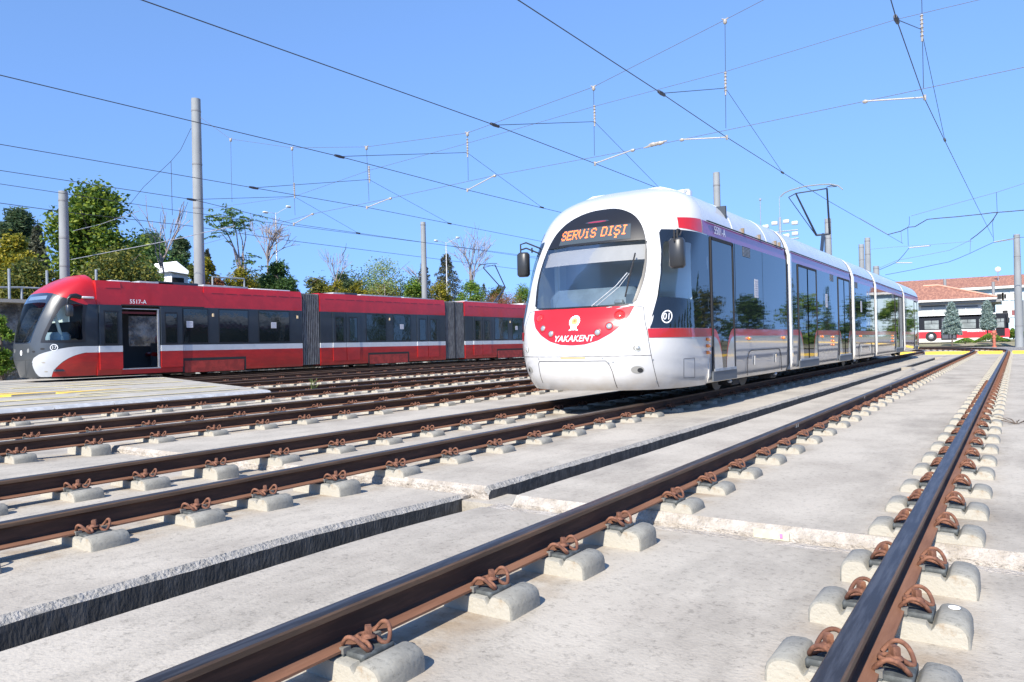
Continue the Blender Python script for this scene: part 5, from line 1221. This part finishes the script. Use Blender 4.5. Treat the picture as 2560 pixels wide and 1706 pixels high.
# ------------------------------------------------------------------ lamps, fences, left kiosk
def lamp_post(x,ytop,ybase,X,heads,label):
    b=K(x,ybase,'X',X); t=K(x,ytop,'X',X); o=empty('street_lamp',b,label=label,cat='street lamp',group='twin-arm street lamps'); H=t.z-b.z
    q=MB(); q.tube([(0,0,0),(0,0,H)],[.07,.035],mat('lamp_white',(.6,.6,.6),.5),8); q.build('post',o,smooth=60)
    for hx,hy in heads:
        e=K(hx,hy,'X',X)-b; q=MB(); q.tube([(0,0,H-.1),(0,e.y*.4,H+(e.z-H)*.35),(0,e.y,e.z)],.02,MATS['lamp_white'],6); q.build('arm',o)
        q=MB(); q.box(-.12,.12,e.y-.22,e.y+.22,e.z-.05,e.z+.09,MATS['lamp_white'],.05); q.build('lamp_head',o,smooth=50)
lamp_post(637,490,640,-48,((663,476),(610,489)),'twin-arm street lamp between the bare trees')
lamp_post(1028,558,700,-44,((1052,547),(1002,554)),'twin-arm street lamp in front of the pointed fir')
def posts(lst,label,X=-35.5):
    for i,(x,yt,yb) in enumerate(lst):
        b=K(x,yb,'X',X);t=K(x,yt,'X',X); q=MB(); q.tube([(0,0,-.6),(0,0,t.z-b.z)],.055,steel,8); o=q.build('fence_post',label='grey metal fence post on the rock wall, %s from the left'%ordinal(i+1),cat='fence post',group='fence posts on the rock wall'); o.location=b
posts(((22,618,692),(109,622,692),(211,645,692),(222,620,692),(375,648,690),(450,640,690)),'')
def rail_fence(pts,X,label,n=4):
    q=MB(); P=[K(*p,'X',X) for p in pts]; q.tube(P,.05,steel,6); o=q.build('railing',label=label,cat='railing')
    q=MB()
    for p in P: q.tube([p,p+Vector((0,0,-1.2))],.05,steel,6)
    q.build('post',o)
rail_fence(((488,637),(561,641)),-37,'short grey railing above the red tram right of the tallest pole')
rail_fence(((-20,661),(50,661),(130,665)),-36,'low pale guard rail on top of the rock wall at left')
rail_fence(((1062,719),(1085,717)),-34,'tiny railing end') if False else None
# kiosk
b=K(402,690,'X',-45); 
o=empty('kiosk',b,label='white gabled kiosk half hidden by trees left of the tallest pole',cat='kiosk')
sc=(b-CAM).dot(_F)*KD/FPX
l=-20*sc;r_=20*sc
q=MB(); hh=K(402,628,'X',-45).z-b.z; q.box(-1.5,.6,l,r_,-.5,hh,mat('kiosk_white',(.8,.8,.82),.6)); q.build('wall',o)
q=MB(); top=K(410,600,'X',-45).z-b.z; vs=[(-1.7,l-.3,hh),(.85,l-.3,hh),(.85,r_+.3,hh-.15),(-1.7,r_+.3,hh-.15),(-1.6,l+.2,top-.1),(-.2,(l+r_)/2+.3,top)]
q.add(vs,[(0,1,5,4),(1,2,5),(2,3,4,5),(3,0,4),(0,3,2,1)],mat('kiosk_roof',(.75,.76,.78),.5)); q.build('roof',o)
q=MB(); q.box(.605,.64,r_-1.1,r_-.3,hh-1.0,hh-.35,matt); q.build('window',o)
q=MB(); a=K(1122,692,'X',-40); 
# white sign
c=K(1126,738,'X',-33.5)
q=MB(); c=K(1126-0,740,'X',-37)
# ------------------------------------------------------------------ right background: houses, bus, shrubs
def hp(x,y,Y): return K(*z6(x,y),'Y',Y)
YH=92.0
a=hp(380,975,YH);b=hp(1215,948,YH); ap=hp(690,840,YH+3.5); wl_=hp(545,1000,YH+1);wr=hp(1160,975,YH+1)
house=empty('tiled_house',(a.x,YH,0),label='low white house with a hipped orange tile roof behind the bus',cat='house')
ox,oy=a.x,YH
q=MB(); q.box(wl_.x-3-ox,wr.x-ox,1,9,-.5,a.z-.12,cwall); q.build('wall',house)
q=MB(); e=a.z; x0=a.x-2-ox;x1=b.x-ox; vs=[(x0,0,e),(x1,0,e),(x1,10,e),(x0,10,e),(ap.x-ox-2.5,5,ap.z+.3),(ap.x-ox,5,ap.z+.3)]
vs=[(x0,0,e),(x1,0,e),(x1,10,e),(x0,10,e),(ap.x-ox-1.5,4.5,ap.z+.1),(ap.x-ox,4.5,ap.z+.1)]
q.add(vs,[(0,1,5,4),(1,2,5),(2,3,4,5),(3,0,4)],tile); rf=q.build('roof',house)
q=MB(); q.tube([(x1,0,e+.05),(ap.x-ox,4.5,ap.z+.14)],.13,mat('ridge_tile',(.58,.32,.22),.8),6); q.tube([(ap.x-ox-1.5,4.5,ap.z+.14),(ap.x-ox,4.5,ap.z+.14)],.13,MATS['ridge_tile'],6); q.build('ridge',rf)
q=MB(); q.box(x0,x1,-.02,10,e-.22,e-.01,cwall); q.box(x0+.2,x1+.35,.3,9.6,e-.5,e-.23,mat('soffit',(.25,.25,.24),.8)); q.build('eaves',house)
for u0,u1 in ((545,762),(838,1052)):
    c0=hp(u0,1020,YH+1);c1=hp(u1,1092,YH+1); q=MB(); q.box(c0.x-ox,c1.x-ox,.94,.99,c1.z,c0.z,shutter); wnd=q.build('window',house)
    q=MB(); mx=(c0.x+c1.x)/2-ox; q.box(c0.x-ox,c1.x-ox,.90,.935,c0.z-.12,c0.z,mat('shadow_box',(.12,.13,.14),.7)); q.box(mx-.03,mx+.03,.90,.93,c1.z,c0.z-.13,cwall); q.build('frame',wnd)
# long pale-blue building
YB=118.0
el=hp(380,880,YB);er=hp(1461,826,YB);rl=hp(380,803,YB+6);rr_=hp(1461,738,YB+6)
bb=empty('long_building',(0,YB,0),label='long pale blue building with an orange tiled roof in the distance',cat='building')
XR=er.x+9;XLf=el.x-10
ez=(el.z+er.z)/2; rz_=(rl.z+rr_.z)/2
ez=er.z; rz_=rr_.z
q=MB(); q.box(XLf,XR,.6,13,-.5,ez-.1,bwall); q.build('wall',bb)
q=MB(); q.add([(XLf-.6,0,ez),(XR,0,ez),(XR,6.5,rz_+.1),(XLf-.6,6.5,rz_+.1),(XR,13.5,ez),(XLf-.6,13.5,ez)],[(0,1,2,3),(3,2,4,5)],tile); rf2=q.build('roof',bb)
q=MB(); q.box(XLf-.6,XR,-.05,.5,ez-.35,ez-.03,cwall); q.box(XLf-.6,XR,.5,.58,ez-.75,ez-.36,mat('eave_shade',(.35,.42,.46),.8)); q.build('eaves',bb)
for u0,u1,v0,v1,m in ((1222,1262,912,955,matt),(1283,1303,912,952,matt),(1357,1385,905,950,mat('window_cream',(.55,.55,.45),.5)),(1352,1380,1055,1100,mat('window_reddish',(.25,.08,.08),.5)),(1270,1316,1058,1110,matt)):
    c0=hp(u0,v0,YB+.6);c1=hp(u1,v1,YB+.6); q=MB(); q.box(c0.x,c1.x,.55,.62,c1.z,c0.z,m); wnd=q.build('window',bb)
    q=MB(); q.box(c0.x-.25,c1.x+.25,.50,.54,c0.z,c0.z+.2,cwall); q.box(c0.x-.25,c1.x+.25,.50,.54,c1.z-.2,c1.z,cwall); q.box(c0.x-.25,c0.x-.02,.50,.54,c1.z,c0.z,cwall); q.box(c1.x+.02,c1.x+.25,.50,.54,c1.z,c0.z,cwall); q.build('frame',wnd)
c=hp(1228,690,YB+3); q=MB(); q.lathe([(.02,0),(.2,.02),(.32,.08),(.36,.18)],(0,0,0),cwall,18,'Y'); q.tube([(0,.2,0),(0,.2,-3)],.06,steel,6); q.tube([(-.3,.2,-1.6),(-.3,.2,-3)],.05,steel,6); o=q.build('satellite_dish',label='white round satellite dish on the long tiled roof',cat='satellite dish'); o.location=c
# bus (its right flank faces us)
YBU=84.0
L0=hp(400,1330,YBU);R0=hp(1335,1300,YBU);tz=hp(900,1088,YBU).z; wz=hp(630,1333,YBU).z
bus=empty('bus',(L0.x,YBU,wz),label='red and white city bus with black windows parked behind two small trees',cat='bus')
bw=R0.x-L0.x; h=tz-wz
fx=lambda u: hp(u,1200,YBU).x-L0.x
fz=lambda v: hp(900,v,YBU).z-wz
busred=mat('bus_red',(.62,.03,.04),.4,0,coat=.4); busw=mat('bus_white',(.8,.8,.8),.4)
q=MB(); q.box(0,bw,0,2.5,.28,fz(1228),busred,.03); q.box(0,fx(1208),-.005,2.5,fz(1240),fz(1226),busw); q.box(0,fx(1215),.03,2.45,h-.32,h,busw,.04); q.box(.02,bw-.08,.03,2.46,fz(1228),h-.05,black,.05); q.build('body',bus,smooth=30)
for u0,u1,lit in ((575,702,1),(890,1032,1),(1062,1195,1),(1220,1285,1)):
    q=MB(); q.box(fx(u0),fx(u1),-.02,.02,fz(1218),fz(1140),mat('bus_window',(.30,.33,.32),.15,0,var=.35,vscale=1.2)); wnd=q.build('window',bus)
    q=MB(); q.box(fx(u0),fx(u1),-.03,-.021,fz(1170),fz(1167),black); q.box((fx(u0)+fx(u1))/2-.02,(fx(u0)+fx(u1))/2+.02,-.03,-.021,fz(1167),fz(1140),black); q.build('frame',wnd)
q=MB(); q.box(fx(720),fx(860),-.03,.0,fz(1318),fz(1110),black); d=q.build('door',bus); q=MB(); q.box(fx(730),fx(785),-.04,-.031,fz(1305),fz(1125),mat('door_glass',(.10,.10,.11),.1)); q.box(fx(795),fx(850),-.04,-.031,fz(1305),fz(1125),MATS['door_glass']); q.build('window',d)
q=MB(); q.box(fx(1210),fx(1290),-.03,.0,fz(1290),fz(1228),black); q.build('front_door',bus)
for u in (632,): 
    q=MB(); R_=.49; q.lathe([(R_,-.02),(R_,.25),(R_*.6,.26)],(fx(u),-.05,R_-.02),matt,24,'Y'); wh=q.build('wheel',bus,smooth=40); q=MB(); q.lathe([(.1,-.07),(.20,-.03),(.26,-.005)],(fx(u),-.05,R_-.02),steel,20,'Y'); q.build('rim',wh,smooth=40)
q=MB(); q.tube([(fx(1300),-.1,h-.2),(fx(1315),-.45,h-.25),(fx(1318),-.45,h-.5)],.03,matt,6); q.box(fx(1310),fx(1335),-.55,-.35,h-1.0,h-.5,matt,.04); q.build('mirror',bus)
q=MB(); u_=955; rr_b=random.Random(4)      # a line of small white lettering, too small to read
while u_<1110:
    wd_=rr_b.uniform(3,7); q.box(fx(u_),fx(u_+wd_),-.010,-.004,fz(1250),fz(1243),busw); u_+=wd_+rr_b.choice((2,2,2,5))
o_=q.build('lettering',bus); o_['kind']='stuff'
q=MB(); q.box(fx(875),fx(895),-.01,-.004,fz(1262),fz(1250),mat('bus_blue',(.1,.2,.6),.5)); q.box(fx(1175),fx(1195),-.01,-.004,fz(1250),fz(1238),MATS['bus_blue']); q.build('sticker',bus)
# ornamental trees in front of the bus
def at6(u,v,Y): return hp(u,v,Y)
def ctree(u,vt,vb,Y,w_,kind,label,seed,**k):
    b=at6(u,vb,Y);t=at6(u,vt,Y); return b,t
b,t=ctree(822,985,1345,76,0,'blue','',0); conifer('cypress_tree','pale blue-green cypress in front of the bus door',b.x,b.y,b.z,t.z-b.z,(at6(900,1200,76)-at6(735,1200,76)).length,'blue',seed=61,nl=11000,ls=.19,base=.24,fat=.42,group='small trees by the bus')
b,t=ctree(1138,972,1290,77,0,'blue','',0); conifer('cypress_tree','grey-green cypress in front of the bus windows',b.x,b.y,b.z,t.z-b.z,(at6(1212,1200,77)-at6(1060,1200,77)).length,'blue',seed=62,nl=11000,ls=.19,base=.22,fat=.42,group='small trees by the bus')
def shrub(u0,u1,vt,vb,Y,kind,label,seed,nl=3000,ls=.13):
    a=at6(u0,vb,Y);b=at6(u1,vb,Y);t=at6((u0+u1)/2,vt,Y); c=(a+b)/2
    o=empty('shrub',c,label=label,cat='shrub',group='low junipers by the bus'); r=random.Random(seed); q=MB(); h=t.z-a.z; w_=(b.x-a.x)
    for _ in range(nl):
        x=r.uniform(-.5,.5)*w_; f=(1-(2*x/w_)**2)**.5*(.75+.25*math.sin(x*3+seed)); leaf(q,Vector((x,r.gauss(0,.7),h*f*r.random()**.5)),ls*r.uniform(.6,1.3),r,LM[kind],.35)
    q.build('foliage',o,norec=True)
    q=MB(); q.tube([(0,0,-.1),(.1,0,h*.5)],.05,bark,5); q.build('stem',o)
shrub(840,1030,1300,1345,74.5,'green','low spreading juniper under the left cypress',1,1800)
shrub(1020,1340,1255,1335,75,'green','wide yellow-green juniper mound in front of the bus',2,5200)
shrub(1335,1400,1195,1305,88,'green','dark green hedge between bus and big pole',3,2600,.2)
shrub(1440,1520,1210,1300,86,'green','green hedge right of the big pole',4,2200,.2)
# hydrant / marker post
b=at6(1197,1385,66); t=at6(1195,1235,66)
q=MB(); hh=t.z-b.z; q.lathe([(.16,0),(.16,.08),(.10,.1),(.10,hh*.55),(.14,hh*.56),(.14,hh*.62),(.10,hh*.63),(.10,hh*.8),(.16,hh*.82),(.16,hh*.93),(.08,hh)],(0,0,0),hydr,14); q.lathe([(.07,-.2),(.07,.2)],(0,0,hh*.78),hydr,10,'X'); o=q.build('hydrant',smooth=40,label='faded orange-red hydrant post beside the curving rails',cat='hydrant'); o.location=b
# floodlight mast behind the white tram
b=K(1793,545,'Y',130); t=K(1793,500,'Y',130)
o=empty('floodlight_mast',(b.x,130,0),label='distant floodlight mast just above the white tram\'s roof',cat='floodlight mast')
q=MB(); q.tube([(0,0,0),(0,0,t.z)],.22,steel,8); q.tube([(0,0,t.z),(0,0,t.z+3.5)],.05,steel,5); q.build('mast',o)
s_=1.35
q=MB(); q.tube([(-3,0,b.z-.5),(3,0,b.z-.5)],.12,steel,6); q.tube([(-2.9,0,t.z-2.4),(2.9,0,t.z-2.4)],.10,steel,6); q.build('crossbar',o)
for x,z in ((-2.4,t.z-1.3),(-.9,t.z-.9),(1.0,t.z-.8),(2.4,t.z-1.2),(1.0,t.z-3.2),(2.4,t.z-3)):
    q=MB(); q.box(x-.5,x+.5,-.2,.3,z-.3,z+.3,mat('flood_housing',(.55,.57,.58),.4),.08); q.build('floodlight',o,smooth=40)
# thin antenna mast
b=K(1748,600,'Y',80);t=K(1747,462,'Y',80); q=MB(); q.tube([(b.x,80,0),(t.x,80,t.z)],.04,steel,6); q.lathe([(.05,0),(.14,.05),(.14,.22),(.05,.3)],(t.x,80,t.z),lampg,8); q.build('lamp_mast',label='very thin mast with a small white head above the white tram\'s first module',cat='mast')
# small things lying about
for i,(x,y,lb) in enumerate(((605,645,''),)): pass
q=MB(); r=random.Random(2); c=K(2336,975,'Z',ZF+.0); P=[]
for k in range(9):
    e=c+Vector((r.uniform(-.3,.2),r.uniform(-.25,.25),r.uniform(.02,.09))); P+=[c,(c+e)/2+Vector((0,0,.02)),e,(c+e)/2+Vector((0,0,.015))]
q.tube(P+[c],.004,bark,4)
q.build('dry_weed',label='small dry weed on the slab near the right edge',cat='weed')
for x,y in ((2092,1146),): 
    c=K(x,y,'Z',ZF+.004); q=MB(); q.add([c+Vector((-.05,0,.002)),c+Vector((0,.015,.012)),c+Vector((.06,0,.003)),c+Vector((0,-.015,.004))],[(0,1,2,3)],mat('dry_leaf',(.35,.12,.05),.8)); q.build('fallen_leaf',label='single reddish fallen leaf on the slab between the nearest rails',cat='leaf')
for x,y,k in ((735,892,0),):
    pass
q=MB(); r=random.Random(8); c=K(722,890,'X',-13.9)
for k in range(16): q.tube([c+Vector((0,r.uniform(-.1,.1),-.05)),c+Vector((r.uniform(-.05,.05),r.uniform(-.2,.2),r.uniform(.06,.22)))],.005,mat('grass_blade',(.12,.16,.04),.7),3)
q.build('weed_tuft',label='thin green weed growing at the kerb of the crossing',cat='weed')
